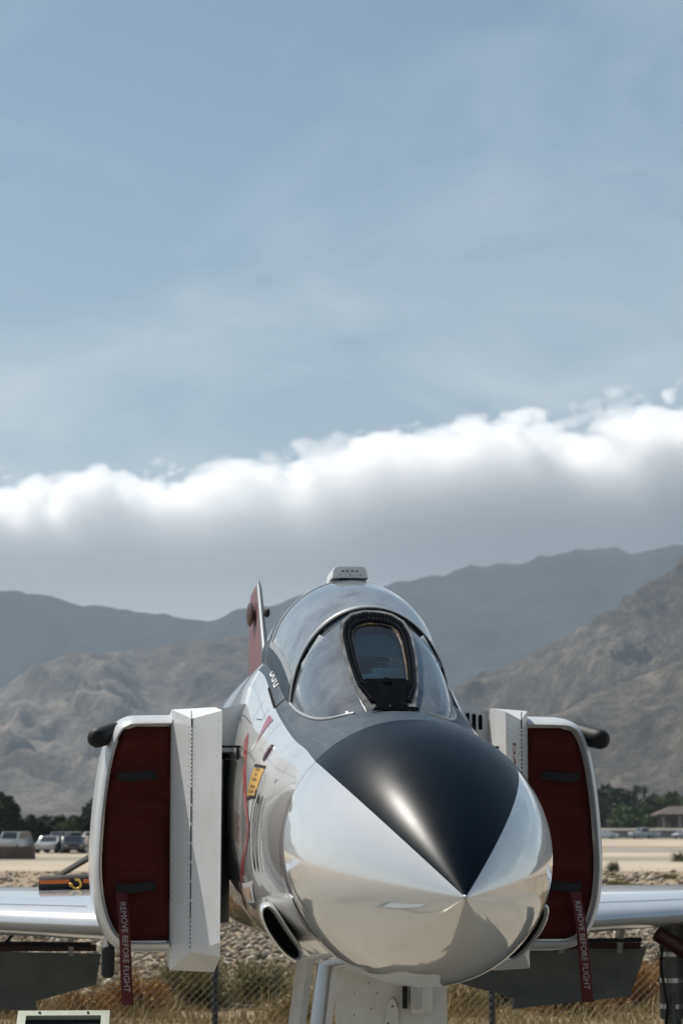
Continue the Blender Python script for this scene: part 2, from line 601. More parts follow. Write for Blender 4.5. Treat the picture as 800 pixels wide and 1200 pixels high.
def ribbon_path(pts, width, off=0.0028, sub=10):
    """a painted line of given width (m) through (s,phi) points; returns verts and faces"""
    P = []
    for (a, b) in zip(pts[:-1], pts[1:]):
        for k in range(sub):
            t = k / sub
            P.append((a[0] * (1 - t) + b[0] * t, a[1] * (1 - t) + b[1] * t))
    P.append(pts[-1])
    vs, fs = [], []
    for i, (s, p) in enumerate(P):
        a, b = P[max(i - 1, 0)], P[min(i + 1, len(P) - 1)]
        A, B = Vector(skin(*a)), Vector(skin(*b))
        t = (B - A).normalized()
        c = Vector(skin(s, p, off))
        c2 = Vector(skin(s, p, off + 0.05))
        nrm = (c2 - c).normalized()
        side = t.cross(nrm).normalized() * width / 2
        vs += [c - side, c + side]
        if i:
            j = 2 * i
            fs.append((j - 2, j - 1, j + 1, j))
    return vs, fs


def text_mesh(txt, size=1.0, align='CENTER', extrude=0.0, bold=0.0, fine=True):
    cu = bpy.data.curves.new('txt', 'FONT')
    cu.body = txt
    cu.size = size
    cu.align_x = align
    cu.align_y = 'CENTER'
    cu.resolution_u = 3
    cu.extrude = extrude
    cu.offset = bold
    o = bpy.data.objects.new('txt', cu)
    COL.objects.link(o)
    dg = bpy.context.evaluated_depsgraph_get()
    me = bpy.data.meshes.new_from_object(o.evaluated_get(dg))
    bm = bmesh.new()
    bm.from_mesh(me)
    bmesh.ops.triangulate(bm, faces=bm.faces)
    for _ in range(4):
        long_e = [e_ for e_ in bm.edges if e_.calc_length() > 0.10 * size]
        if not long_e or fine is False:
            break
        bmesh.ops.subdivide_edges(bm, edges=long_e, cuts=1)
        bmesh.ops.triangulate(bm, faces=bm.faces)
    bm.to_mesh(me)
    bm.free()
    vs = [tuple(v.co) for v in me.vertices]
    fs = [tuple(p.vertices) for p in me.polygons]
    bpy.data.objects.remove(o)
    bpy.data.curves.remove(cu)
    bpy.data.meshes.remove(me)
    return vs, fs


def skin_text(name, txt, s0, p0, h, m, parent=None, side=-1, off=0.004, width=1.0, rot=0.0, lean=0.0, bold=0.0, slope=0.0):
    vs, fs = text_mesh(txt, 1.0, bold=bold)
    w, zm, zt, zb, n = station(s0)
    rr = (w + (zt - zb) / 2) / 2
    out = []
    for (u, v, _) in vs:
        u, v = u * width, v
        u2 = u * math.cos(rot) - v * math.sin(rot)
        v2 = u * math.sin(rot) + v * math.cos(rot)
        u2 += lean * v2
        if side < 0:
            out.append(skin(s0 - u2 * h, p0 + v2 * h / rr + slope * u2 * h, off))
        else:
            out.append(skin(s0 + u2 * h, p0 - v2 * h / rr + slope * u2 * h, off))
    mb = MB()
    mb.add(out, fs)
    return mb.build(name, m, parent or jet, fix=False)


# ---- painted markings on the aircraft's right side
def add_lines(name, paths, width, m, off=0.0028, parent=None):
    mb = MB()
    for pth in paths:
        vs, fs = ribbon_path([(s, R(p)) for s, p in pth], width, off)
        mb.add(vs, fs)
    return mb.build(name, m, parent or jet, fix=False)


for side in (-1, 1):
    k = side
    add_lines('warning_chevron', [[(3.95, 62 * k), (2.98, 88 * k)]], 0.055, M['red_paint'], 0.003)
    add_lines('warning_chevron', [[(2.98, 88 * k), (3.60, 104 * k), (4.20, 124 * k)]], 0.055, M['red_paint'], 0.0036)
    num = skin_text('side_number', '101', 2.69, R(88.5 * k), 0.49, M['hole'], side=side, width=0.68, off=0.008)
    pl = patch('warning_placard', [(3.22, R(79 * k)), (2.88, R(75.5 * k)), (2.88, R(60.5 * k)), (3.22, R(65.5 * k))], M['yellow'])
    for (pa, pb_) in ((79.8, 78.6), (66.2, 64.8)):
        patch('placard_border', [(3.22, R(pa * k)), (2.88, R((pa - 4) * k)), (2.88, R((pb_ - 4) * k)), (3.22, R(pb_ * k))], M['black'], pl, off=0.0045)
    for j, (txt, ph) in enumerate((('RESCUE', 67.5), ('PULL', 69.7), ('HANDLE', 71.9), ('WARNING', 75.0), ('KEEP CLEAR', 77.0), ('OF INTAKE', 79.0))):
        skin_text('placard_lettering', txt, 3.05, R((ph - 2.2) * k), 0.021, M['black'], pl, side=side, off=0.006, width=1.7, bold=0.02, slope=R(10.5))
    patch('rescue_triangle', [(3.505, R(58.5 * k)), (3.50, R(58.5 * k)), (3.47, R(44.5 * k)), (3.66, R(45.2 * k))], M['red_paint'])
    mb = MB()
    ring0, ring1 = [], []
    for q in range(24):
        a = 2 * math.pi * q / 24
        ring0.append(skin(3.01 + 0.035 * math.cos(a), R((56 + 4.6 * math.sin(a)) * k), 0.001))
        ring1.append(skin(3.01 + 0.024 * math.cos(a), R((56 + 3.9 * math.sin(a)) * k), 0.012))
    mb.loft([ring0, ring1], cap1=True)
    mb.build('formation_light', M['red_lens'], jet, smooth=50)
    fr = patch('data_placard', [(4.02, R(117 * k)), (3.20, R(115 * k)), (3.00, R(105 * k)), (4.00, R(108 * k))], M['white_matt'], off=0.003)
    patch('placard_face', [(3.90, R(115.3 * k)), (3.32, R(113.4 * k)), (3.20, R(107.6 * k)), (3.86, R(109.8 * k))], M['orange_wear'], fr, off=0.006)
    skin_text('danger_lettering', 'DANGER', 3.80, R(90 * k), 0.11, M['red_paint'], side=side, width=0.9)
    # seams of the skin panels
    for seam in ([[(4.75, 44 * k), (4.75, 60 * k), (4.35, 62 * k), (4.35, 70 * k)], [(4.0, 46 * k), (3.98, 57 * k), (4.5, 60 * k)],
                             [(2.25, 48 * k), (2.25, 150 * k)], 
                             [(3.28, 42 * k), (3.28, 60 * k)], [(3.78, 44 * k), (3.74, 50 * k), (3.9, 53 * k)]]):
        add_lines('panel_seam', [seam], 0.0045, M['gap'], 0.0015)
    add_lines('skin_seam', [[(1.66, 5 * k), (1.66, 165 * k)]], 0.004, M['gap'], 0.0015)
    for (s, p) in ((2.35, 62),):
        patch('static_port', [(s + 0.02, R((p + 2) * k)), (s, R((p + 2) * k)), (s - 0.005, R(p * k)), (s + 0.015, R(p * k))], M['gap'], nu=1, nv=2)
# big pale crew lettering on the dark rail, black gaps around the canopy rail
vs_txt = skin_text('crew_lettering', 'Bdd', 4.16, R(-35.6), 0.115, M['white_matt'], side=-1, width=1.9)
for k in (-1, 1):
    add_lines('rail_gap', [[(3.68, 41 * k), (3.68, 27 * k)]], 0.022, M['hole'], 0.002)
    add_lines('rail_gap', [[(3.68, 41 * k), (4.10, 41 * k)]], 0.016, M['hole'], 0.0025)
# fasteners along the dark deck
mb = MB()
for k in (-1, 1):
    for i in range(26):
        for p in (39.0, 30.0):
            s = 1.72 + i * 0.075
            if s > 2.55 and p == 30.0:
                continue
            a, b, c, d = [skin(s + ds, R((p + dp) * k), 0.0018) for ds, dp in ((-.006, -.5), (.006, -.5), (.006, .5), (-.006, .5))]
            mb.add([a, b, c, d], [(0, 1, 2, 3)])
mb.build('fasteners', M['metal'], jet, fix=False)['kind'] = 'stuff'
# rivet rows on the white skin and paint chips on the nose panel
mb = MB()
for k in (-1, 1):
    dots = [(1.70, p) for p in np.arange(50, 160, 3.0)] + [(2.29, p) for p in np.arange(50, 150, 3.0)] + [(3.32, p) for p in np.arange(44, 110, 3.0)]
    dots += [(s, 58.0) for s in np.arange(1.75, 3.3, 0.045)] + [(s, 112.0) for s in np.arange(1.75, 3.8, 0.045)] + [(s, 48.0) for s in np.arange(3.4, 4.9, 0.045)]
    for s, p in dots:
        a, b, c, d = [skin(s + ds, R((p + dp) * k), 0.0016) for ds, dp in ((-.0035, -.3), (.0035, -.3), (.0035, .3), (-.0035, .3))]
        mb.add([a, b, c, d], [(0, 1, 2, 3)])
mb.build('skin_rivets', M['edge_grey'], jet, fix=False)['kind'] = 'stuff'
mb = MB()
rc = random.Random(3)
for _ in range(46):
    s = rc.uniform(0.05, 1.55)
    p = rc.uniform(-46.5, 46.5) if rc.random() < 0.5 else rc.choice((-1, 1)) * rc.uniform(45.5, 47.4)
    q = rc.uniform(0.0008, 0.0019)
    pr = q / max(station(s)[0], 0.05) * 57.3
    mb.add([skin(s + q * math.cos(a), R(p + pr * math.sin(a)), 0.0014) for a in (0.2, 1.5, 2.9, 4.4)], [(0, 1, 2, 3)])
mb.build('paint_chips', M['edge_grey'], jet, fix=False)['kind'] = 'stuff'
# rain nozzle in front of the windscreen
mb = MB()
mb.prism([(-0.11, 2.832), (-0.10, 2.846), (-0.03, 2.848), (-0.02, 2.856), (0.05, 2.856), (0.06, 2.848), (0.10, 2.846), (0.11, 2.832)], 'y', 2.30, 2.40)
mb.build('rain_nozzle', M['black'], jet)

# ------------------------------------------------------------------ canopy and windscreen
TA = np.radians(np.linspace(-90, 90, 65))


def shell(name, s0, s1, ns, m, parent=jet, t0=-90, t1=90, off=0.0, thick=0.0):
    mb = MB()
    ta = np.radians(np.linspace(t0, t1, 61))
    mb.loft([[canopy(s, t, off) for t in ta] for s in np.linspace(s0, s1, ns)], closed=False)
    if thick:
        n0 = len(mb.v)
        mb.loft([[canopy(s, t, off - thick) for t in ta] for s in np.linspace(s0, s1, ns)], closed=False)
        nt_ = 61
        for row in (0, ns - 1):
            a = row * nt_
            mb.f += [(a + k, a + k + 1, n0 + a + k + 1, n0 + a + k) for k in range(nt_ - 1)]
            mb.m += [0] * (nt_ - 1)
        for c in (0, nt_ - 1):
            mb.f += [(r_ * nt_ + c, (r_ + 1) * nt_ + c, n0 + (r_ + 1) * nt_ + c, n0 + r_ * nt_ + c) for r_ in range(ns - 1)]
            mb.m += [0] * (ns - 1)
    return mb.build(name, m, parent, smooth=40)


front_canopy = shell('canopy', 3.52, 4.60, 30, M['canopy_glass'], thick=0.008)
shell('canopy_bow', 3.508, 3.545, 3, M['frame_metal'], front_canopy, off=0.006, thick=0.010)
shell('canopy_bow', 4.56, 4.62, 3, M['frame_metal'], front_canopy, off=0.005, thick=0.02)
for k in (-1, 1):
    sl = shell('canopy_rail', 3.56, 4.60, 20, M['deck'], front_canopy, t0=k * 77, t1=k * 90, off=0.007, thick=0.016)
    shell('rail_edge', 3.55, 4.60, 20, M['frame_metal'], front_canopy, t0=k * 74, t1=k * 77.5, off=0.009, thick=0.01)
shell('canopy_arch', 4.63, 4.80, 4, M['deck'], off=0.004, thick=0.03)
rear_canopy = shell('canopy', 4.82, 5.88, 26, M['canopy_glass'], thick=0.008)
shell('canopy_bow', 4.81, 4.86, 3, M['frame_metal'], rear_canopy, off=0.006, thick=0.02)
for k in (-1, 1):
    shell('canopy_rail', 4.86, 5.88, 16, M['deck'], rear_canopy, t0=k * 74, t1=k * 90, off=0.007, thick=0.016)
shell('canopy_fairing', 5.89, 6.50, 12, M['white'], off=0.004)
# stub antenna box on top of the arch
box = MB()
zt5 = pchip(CS, CT, 4.9)
bz = 3.715
prof = [(-0.103, bz - 0.032), (-0.100, bz + 0.012), (-0.088, bz + 0.030), (-0.07, bz + 0.036), (0.07, bz + 0.036), (0.086, bz + 0.030), (0.094, bz + 0.012), (0.103, bz - 0.032)]
box.loft([[(x * 0.97, 4.62, bz + (z - bz) * 0.95) for x, z in prof], [(x, 4.635, z) for x, z in prof], [(x, 5.0, z) for x, z in prof], [(x * 0.8, 5.25, z - 0.035) for x, z in prof]], cap0=True, cap1=True)
antenna = box.build('antenna_box', M['white_matt'], jet, smooth=35)
mb = MB()
for x in (-0.042, -0.016, 0.012, 0.038):
    mb.box((x, 4.617, bz + 0.008), (0.012, 0.004, 0.007))
for x in (-0.058, 0.0, 0.058):
    mb.box((x, 4.617, bz - 0.014), (0.005, 0.004, 0.005))
mb.build('antenna_markings', M['gap'], antenna)
mb = MB()
mb.box((-0.03, 4.66, bz - 0.036), (0.06, 0.05, 0.012))
mb.build('mounting_foot', M['black'], antenna)

# windscreen
WS = np.array([2.48, 2.56, 2.70, 2.90, 3.20, 3.52])
WW = np.array([0.150, 0.235, 0.300, 0.350, 0.392, 0.413])


def ws_plane(s):
    return 2.834 + 0.567 * (s - 2.5)


def ws_xf(s):
    """half width of the flat centre frame"""
    return float(np.interp(s, [2.48, 2.60, 2.77, 3.0, 3.25, 3.38, 3.46, 3.50], [0.115, 0.138, 0.165, 0.185, 0.190, 0.165, 0.11, 0.03]))


for k in (-1, 1):
    mb = MB()
    rings = []
    for s in np.linspace(2.485, 3.505, 26):
        w = pchip(WS, WW, s)
        x0 = max(ws_xf(s) - 0.03, 0.0)
        sill = 2.80 + 0.04 * (s - 2.5)
        zt = ws_plane(s) - 0.004
        # ellipse that passes the frame edge at the panel plane
        hh = (zt - sill) / max(math.sqrt(max(1 - (x0 / w) ** 2, 0.05)), 0.2)
        row = []
        for q in range(19):
            a = (1 - q / 18)
            x = x0 + (w - x0) * math.sin((1 - a) * math.pi / 2)
            row.append((k * x, s, sill + hh * math.sqrt(max(1 - (x / w) ** 2, 0))))
        rings.append(row)
    mb.loft(rings, closed=False)
    qp = mb.build('quarter_panel', M['quarter_glass'], jet, smooth=60)
    # bright sill strip at its foot
    foot = []
    for s in np.linspace(2.50, 3.50, 22):
        w = pchip(WS, WW, s) + 0.004
        foot.append((k * w, s, skin(s, math.asin(min(1, (w / station(s)[0]) ** (station(s)[4] / 2))))[2] + 0.003))
    fb = MB()
    fb.tube(foot, 0.009, 8)
    fb.build('sill_strip', M['frame_metal'], qp, smooth=60)
# windscreen rear bow
ta = np.radians(np.linspace(-90, 90, 61))
wb2 = MB()
wb2.tube([(canopy(3.5, t, -0.004)[0], 3.496, canopy(3.5, t, -0.004)[2]) for t in ta], 0.007, 8)
wb2.build('windscreen_bow', M['black'], jet, smooth=60)


def plane_pt(x, s, up=0.0):
    return (x, s - up * 0.493, ws_plane(s) + up * 0.870)


gx = lambda s: float(np.interp(s, [2.77, 2.95, 3.15, 3.25, 3.31, 3.34], [0.108, 0.118, 0.122, 0.112, 0.085, 0.03]))


def frame_band(name, o_out, o_in, up, m, parent, drop=0.05):
    """ring between two outlines with the same number of points, standing proud of the plane"""
    mb = MB()
    r0 = [plane_pt(x, s, -drop) for x, s in o_out]
    r1 = [plane_pt(x, s, up) for x, s in o_out]
    r2 = [plane_pt(x, s, up) for x, s in o_in]
    r3 = [plane_pt(x, s, -drop) for x, s in o_in]
    mb.loft([r0, r1, r2, r3])
    return mb.build(name, m, parent, smooth=35)


def resample(o, n):
    P = np.array(o + [o[0]])
    d = np.r_[0, np.cumsum(np.hypot(*np.diff(P, axis=0).T))]
    t = np.linspace(0, d[-1], n, endpoint=False)
    return [(float(np.interp(q, d, P[:, 0])), float(np.interp(q, d, P[:, 1]))) for q in t]


def lerp_outline(a, b, t):
    return [(p[0] * (1 - t) + q[0] * t, p[1] * (1 - t) + q[1] * t) for p, q in zip(a, b)]


NP = 160


def ang_outline(fn_pts, c, n=NP):
    """outline resampled by direction from a centre so that bands pair up"""
    P = np.array(fn_pts)
    a = np.unwrap(np.arctan2(P[:, 1] - c[1], P[:, 0] - c[0]))
    if a[-1] < a[0]:
        a, P = a[::-1], P[::-1]
    q = np.linspace(a[0], a[0] + 2 * math.pi, n, endpoint=False)
    Pw = np.vstack([P, P[:1]])
    aw = np.r_[a, a[0] + 2 * math.pi]
    return [(float(np.interp(t, aw, Pw[:, 0])), float(np.interp(t, aw, Pw[:, 1]))) for t in q]


CEN = (0.0, 3.05)
O_out = ang_outline([(-ws_xf(s), s) for s in np.linspace(2.47, 3.498, 120)] + [(ws_xf(s), s) for s in np.linspace(3.498, 2.47, 120)][1:-1], CEN)
O_in = ang_outline([(-gx(s), s) for s in np.linspace(2.77, 3.34, 120)] + [(gx(s), s) for s in np.linspace(3.34, 2.77, 120)][1:-1], CEN)
# pair by starting angle
a0 = math.atan2(O_in[0][1] - CEN[1], O_in[0][0] - CEN[0])
angs = [math.atan2(s - CEN[1], x - CEN[0]) for x, s in O_out]
k0 = min(range(NP), key=lambda i: abs((angs[i] - a0 + math.pi) % (2 * math.pi) - math.pi))
O_out = O_out[k0:] + O_out[:k0]
wframe = frame_band('windscreen_frame', lerp_outline(O_out, O_in, 0.30), lerp_outline(O_out, O_in, 0.90), 0.020, M['dark_frame'], jet)
frame_band('frame_sealant', lerp_outline(O_out, O_in, 0.04), lerp_outline(O_out, O_in, 0.30), 0.010, M['sealant'], wframe)
frame_band('glass_bead', lerp_outline(O_out, O_in, 0.90), O_in, 0.012, M['brass'], wframe)
mb = MB()
mb.add([plane_pt(x, s, 0.004) for x, s in O_in], [tuple(range(NP))])
pane = mb.build('windscreen_pane', M['armour_glass'], jet, fix=False)
mb = MB()
for band, nb, rr in ((0.40, 96, 0.0024), (0.72, 84, 0.0022)):
    o = lerp_outline(O_out, O_in, band)
    L_ = resample(o, nb)
    for (x, s) in L_:
        c = plane_pt(x, s, 0.011 if band < 0.3 else 0.021)
        mb.ball(c, rr, 6, 4)
mb.build('frame_rivets', M['metal'], wframe)['kind'] = 'stuff'
# dark access plate under the pane with a round cap
mb = MB()
pts = [(-0.10, 2.765), (0.10, 2.765), (0.082, 2.60), (0.065, 2.50), (-0.065, 2.50), (-0.082, 2.60)]
mb.add([plane_pt(x, s, 0.024) for x, s in pts] + [plane_pt(x, s, 0.0) for x, s in pts], [tuple(range(6))] + [(i, (i + 1) % 6, 6 + (i + 1) % 6, 6 + i) for i in range(6)])
mb.build('access_plate', M['dark_frame'], wframe)
mb = MB()
r0 = [plane_pt(0.024 * math.cos(a), 2.735 + 0.028 * math.sin(a), 0.026) for a in np.linspace(0, 2 * math.pi, 20, endpoint=False)]
r1 = [plane_pt(0.020 * math.cos(a), 2.735 + 0.024 * math.sin(a), 0.034) for a in np.linspace(0, 2 * math.pi, 20, endpoint=False)]
mb.loft([r0, r1], cap1=True)
mb.build('plate_cap', M['dark_frame'], wframe, smooth=30)

# ---- inside the cockpit
mb = MB()
mb.prism([(3.02, 2.80), (3.10, 2.96), (3.30, 3.04), (3.58, 3.045), (3.60, 2.70), (3.10, 2.66)], 'x', -0.31, 0.31)
gsd = mb.build('glare_shield', M['cockpit'], jet, smooth=30)
mb = MB()
mb.box((0.05, 3.20, 3.055), (0.15, 0.10, 0.055), bev=0.008)
mb.box((-0.04, 3.16, 3.035), (0.10, 0.08, 0.03), bev=0.006)
mb.build('gunsight_base', M['cockpit_light'], gsd, smooth=30)
mb = MB()
mb.box((0.07, 3.22, 3.115), (0.11, 0.02, 0.010))
mb.box((0.07, 3.22, 3.096), (0.11, 0.02, 0.010))
mb.build('gunsight_grille', M['cockpit_light'], gsd)


# teal mesh shade behind the top of the pane
m_mesh = mat('teal_mesh_cloth', (0.22, 0.36, 0.40), 0.8, bump=0.4, bscale=120)
_nt = m_mesh.node_tree
_tl = _nt.nodes.new('ShaderNodeBsdfTranslucent')
_tl.inputs['Color'].default_value = (0.30, 0.50, 0.56, 1)
_mx = _nt.nodes.new('ShaderNodeMixShader')
_mx.inputs[0].default_value = 0.6
_nt.links.new(_nt.nodes['Principled BSDF'].outputs[0], _mx.inputs[1])
_nt.links.new(_tl.outputs[0], _mx.inputs[2])
_nt.links.new(_mx.outputs[0], _nt.nodes['Material Output'].inputs['Surface'])
mb = MB()
for i_ in range(6):
    sa, sb = 3.10 + 0.042 * i_, 3.10 + 0.042 * (i_ + 1)
    mb.add([plane_pt(-0.135, sa, -0.045 + 0.004 * (i_ % 2)), plane_pt(0.135, sa, -0.045 + 0.004 * (i_ % 2)), plane_pt(0.135, sb, -0.045 + 0.004 * ((i_ + 1) % 2)), plane_pt(-0.135, sb, -0.045 + 0.004 * ((i_ + 1) % 2))], [(0, 1, 2, 3)])
mb.build('mesh_shade', m_mesh, jet)


def ejection_seat(s, z):
    mb = MB()
    mb.box((0, s + 0.06, z - 0.28), (0.40, 0.12, 0.62), bev=0.02)
    st = mb.build('seat', M['cockpit'], jet, smooth=30)
    mb = MB()
    mb.box((0, s, z - 0.01), (0.34, 0.10, 0.19), bev=0.03)
    mb.build('headrest', M['seat_cloth'], st, smooth=30)
    for k in (-1, 1):
        mb = MB()
        mb.tube([(0.10 * k, s - 0.01, z + 0.07), (0.085 * k, s - 0.03, z + 0.115), (0.03 * k, s - 0.04, z + 0.12), (0.02 * k, s - 0.03, z + 0.08)], 0.009, 8)
        mb.build('face_curtain_handle', M['yellow'], st, smooth=60)
    mb = MB()
    mb.box((0, s - 0.03, z - 0.20), (0.34, 0.05, 0.10), bev=0.012)
    mb.build('parachute_pack', M['cockpit'], st, smooth=30)


ejection_seat(4.38, 3.36)
ejection_seat(5.50, 3.38)
# folded sun covers standing behind the quarter panels
for k in (-1, 1):
    mb = MB()
    mb.add([(0.385 * k, 3.44, 2.85), (0.30 * k, 3.05, 2.85), (0.185 * k, 3.02, 3.00), (0.205 * k, 3.28, 3.22), (0.27 * k, 3.44, 3.27), (0.360 * k, 3.45, 3.12)],
           [(0, 1, 2, 3, 4, 5)])
    o = mb.build('sun_screen', M['cover_cloth'], jet)
    sm = o.modifiers.new('thick', 'SOLIDIFY')
    sm.thickness = 0.006

# ------------------------------------------------------------------ intakes
LIP_S = 4.55
LIP = [(1.00, 2.905), (1.22, 2.900), (1.295, 2.870), (1.345, 2.800), (1.378, 2.700), (1.412, 2.500), (1.432, 2.280), (1.440, 2.080),
       (1.428, 1.920), (1.395, 1.780), (1.335, 1.665), (1.255, 1.610), (1.16, 1.600), (1.00, 1.600)]


def smooth_outline(P, n=64):
    P = np.array(P)
    d = np.r_[0, np.cumsum(np.hypot(*np.diff(P, axis=0).T))]
    t = np.linspace(0, d[-1], n)
    return [(pchip(d, P[:, 0], q), pchip(d, P[:, 1], q)) for q in t]


LIPS = smooth_outline(LIP)


def lip_ring(side, s, inset=0.0, k=1.0, cx_=1.0, cz_=2.25, dx=0.0):
    n = len(LIPS)
    out = []
    for i, (x, z) in enumerate(LIPS):
        a, b = LIPS[max(i - 1, 0)], LIPS[min(i + 1, n - 1)]
        tx, tz = b[0] - a[0], b[1] - a[1]
        l = math.hypot(tx, tz)
        nx, nz = -tz / l, tx / l            # outward
        xx = x - nx * inset
        zz = z - nz * inset
        if i in (0, n - 1):
            xx = x
        xx = cx_ + (xx - cx_) * k + dx
        zz = cz_ + (zz - cz_) * k
        out.append((side * xx, s, zz))
    return out


for side in (-1, 1):
    mb = MB()
    rings = [lip_ring(side, LIP_S + 0.50, 0.060), lip_ring(side, LIP_S + 0.06, 0.054), lip_ring(side, LIP_S + 0.008, 0.051), lip_ring(side, LIP_S, 0.046), lip_ring(side, LIP_S + 0.010, 0.038),
             lip_ring(side, LIP_S + 0.045, 0.022), lip_ring(side, LIP_S + 0.10, 0.009), lip_ring(side, LIP_S + 0.18, 0.0), lip_ring(side, LIP_S + 0.4, 0, 1.025), lip_ring(side, LIP_S + 1.2, 0, 1.06), lip_ring(side, LIP_S + 2.5, 0, 1.09),
             lip_ring(side, 9.0, 0, 1.06, dx=-0.03), lip_ring(side, 11.0, 0, 0.95, dx=-0.1), lip_ring(side, 13.0, 0, 0.7, dx=-0.25)]
    # the outward normal of the outline points to the duct centre when it runs clockwise: check once
    mb.loft(rings, closed=False)
    nac = mb.build('intake_duct', M['duct_white'], jet, smooth=50)
    # boundary layer splitter plate and ramp
    A_, H_, R_, B_ = (0.752, 3.80, 2.895), (0.900, 4.20, 2.868), (1.000, 4.59, 2.935), (0.765, 4.38, 2.940)
    a_, h_, r_, b_ = (0.752, 3.82, 1.615), (0.900, 4.20, 1.625), (1.000, 4.59, 1.505), (0.765, 4.38, 1.505)
    C_, c_ = (0.772, 4.50, 2.94), (0.772, 4.50, 1.505)
    D_, d_ = (1.0, 5.6, 2.935), (1.0, 5.6, 1.505)
    f = lambda p: (side * p[0], p[1], p[2])
    a2 = (0.757, 3.79, 1.69)
    V = [f(p) for p in (A_, H_, R_, B_, a_, h_, r_, b_, C_, c_, D_, d_, a2)]
    # outer ramp plates as parts with a bleed slot between them
    mb = MB()
    mb.add([V[0], V[1], V[5], V[4], V[12]], [(0, 1, 2, 3, 4)])
    mb.add([V[0], V[3], V[8], V[9], V[7], V[4], V[12]], [(0, 1, 2, 3, 4, 5, 6)])
    mb.add([V[0], V[1], V[3]], [(0, 1, 2)])
    mb.add([V[4], V[5], V[7]], [(0, 1, 2)])
    sp = mb.build('splitter_plate', M['white_matt'], jet)
    mb = MB()
    mb.add([V[1], V[2], V[6], V[5]], [(0, 1, 2, 3)])
    mb.add([V[1], V[2], V[3]], [(0, 1, 2)])
    mb.add([V[5], V[6], V[7]], [(0, 1, 2)])
    mb.add([V[2], V[10], V[8], V[3]], [(0, 1, 2, 3)])
    mb.add([V[6], V[11], V[9], V[7]], [(0, 1, 2, 3)])
    mb.add([V[2], V[10], V[11], V[6]], [(0, 1, 2, 3)])
    rp = mb.build('ramp_plate', M['white_matt'], jet)
    mb = MB()
    for (P_, Q_, p_, q_, us) in ((Vector(V[0]), Vector(V[1]), Vector(V[4]), Vector(V[5]), (0.10, 0.88)), (Vector(V[1]), Vector(V[2]), Vector(V[5]), Vector(V[6]), (0.12, 0.90))):
        nn = (Q_ - P_).cross(p_ - P_).normalized()
        if nn.y > 0:
            nn = -nn
        for u in us:
            a_t, a_b = P_.lerp(Q_, u), p_.lerp(q_, u)
            for j in range(34):
                c_ = a_t.lerp(a_b, 0.04 + 0.92 * j / 33) + nn * 0.0006
                mb.ball(c_, 0.0032, 5, 4)
    mb.build('rivets', M['edge_grey'], sp)['kind'] = 'stuff'
    # row of bleed holes along the hinge
    mb = MB()
    z = 1.645
    i = 0
    while z < 2.85:
        ln = 0.09 if (i // 7) % 3 == 1 else 0.010
        mb.box((side * 0.9015, 4.194, z + ln / 2), (0.004, 0.010, ln))
        z += ln + 0.012
        i += 1
    mb.build('bleed_slot', M['gap'], sp)
    # dark boundary layer channel and bracket between plate and fuselage
    mb = MB()
    mb.loft([[(side * x, s, z) for (x, s) in ((0.66, 4.9), (0.69, 4.62), (0.715, 4.55), (0.735, 4.62), (0.75, 4.9))] for z in (1.76, 1.85, 2.2, 2.60, 2.66)], cap0=True, cap1=True)
    mb.build('diverter', M['intake_blue'], jet, smooth=50)
    mb = MB()
    mb.box((side * 0.715, 4.95, 2.225), (0.10, 0.05, 0.95))
    mb.build('diverter_web', M['hole'], jet)
    mb = MB()
    mb.box((side * 0.70, 4.10, 2.715), (0.115, 0.03, 0.012))
    mb.box((side * 0.655, 4.10, 2.68), (0.012, 0.03, 0.07))
    mb.build('bracket', M['black'], jet)
    # fairing with louvres above the gap, aircraft left side only
    if side < 0:
        louv = ()
    else:
        louv = range(4)
    mb = MB()
    mb.prism([(0.56, 2.70), (0.56, 2.97), (0.62, 2.965), (0.70, 2.945), (0.768, 2.93), (0.768, 2.70)] if side > 0 else [(-0.56, 2.70), (-0.768, 2.70), (-0.768, 2.93), (-0.70, 2.945), (-0.62, 2.965), (-0.56, 2.97)], 'y', 4.53, 6.6)
    lv = mb.build('louvre_fairing', M['white_matt'], jet)
    for i in louv:
        mb = MB()
        xx = side * (0.615 + 0.036 * i)
        h = 0.10 - 0.012 * i * (1 if side > 0 else 1)
        mb.prism([(xx - 0.010, 2.86 - h / 2), (xx + 0.010, 2.86 - h / 2), (xx + 0.010, 2.88 + h / 2 - 0.012), (xx + 0.004, 2.88 + h / 2), (xx - 0.010, 2.88 + h / 2 - 0.008)], 'y', 4.522, 4.55)
        mb.build('louvre', M['hole'], lv)
    # antenna pod on the outer shoulder
    mb = MB()
    p0, p1 = Vector((side * 1.28, 4.80, 2.83)), Vector((side * 1.440, 4.53, 2.765))
    n = 14
    pts, rad = [], []
    for i in range(n + 1):
        t = i / n
        pts.append(p0.lerp(p1, t))
        rad.append(0.056 * math.sqrt(max(1 - max((t - 0.80) / 0.2, 0) ** 2, 0.0)) * (0.75 + 0.25 * min(t * 3, 1)) + 0.001)
    mb.tube(pts, rad, 16)
    mb.build('antenna_pod', M['black'], jet, smooth=60)
    # red ramp lettering
    vs, fs = text_mesh('DANGER', 0.10)
    mb = MB()
    Hh, Rr_ = Vector(f(H_)), Vector(f(R_))
    Av = Vector(f(A_))
    dirv = (Hh - Av)
    dirv.z = 0
    dirv.normalize()
    nrm = Vector((dirv.y, -dirv.x, 0)) * (1 if side > 0 else -1)
    mid = (Av + Hh) / 2
    if side > 0:
        mb.add([Vector((mid.x, mid.y, 2.54)) + dirv * (v * 1.0) + Vector((0, 0, -u)) + nrm * 0.004 for u, v, _ in vs], fs)
        mb.build('ramp_lettering', M['red_paint'], sp, fix=False)

    # nose cooling scoop
    phc, half = 125.0, 13.0
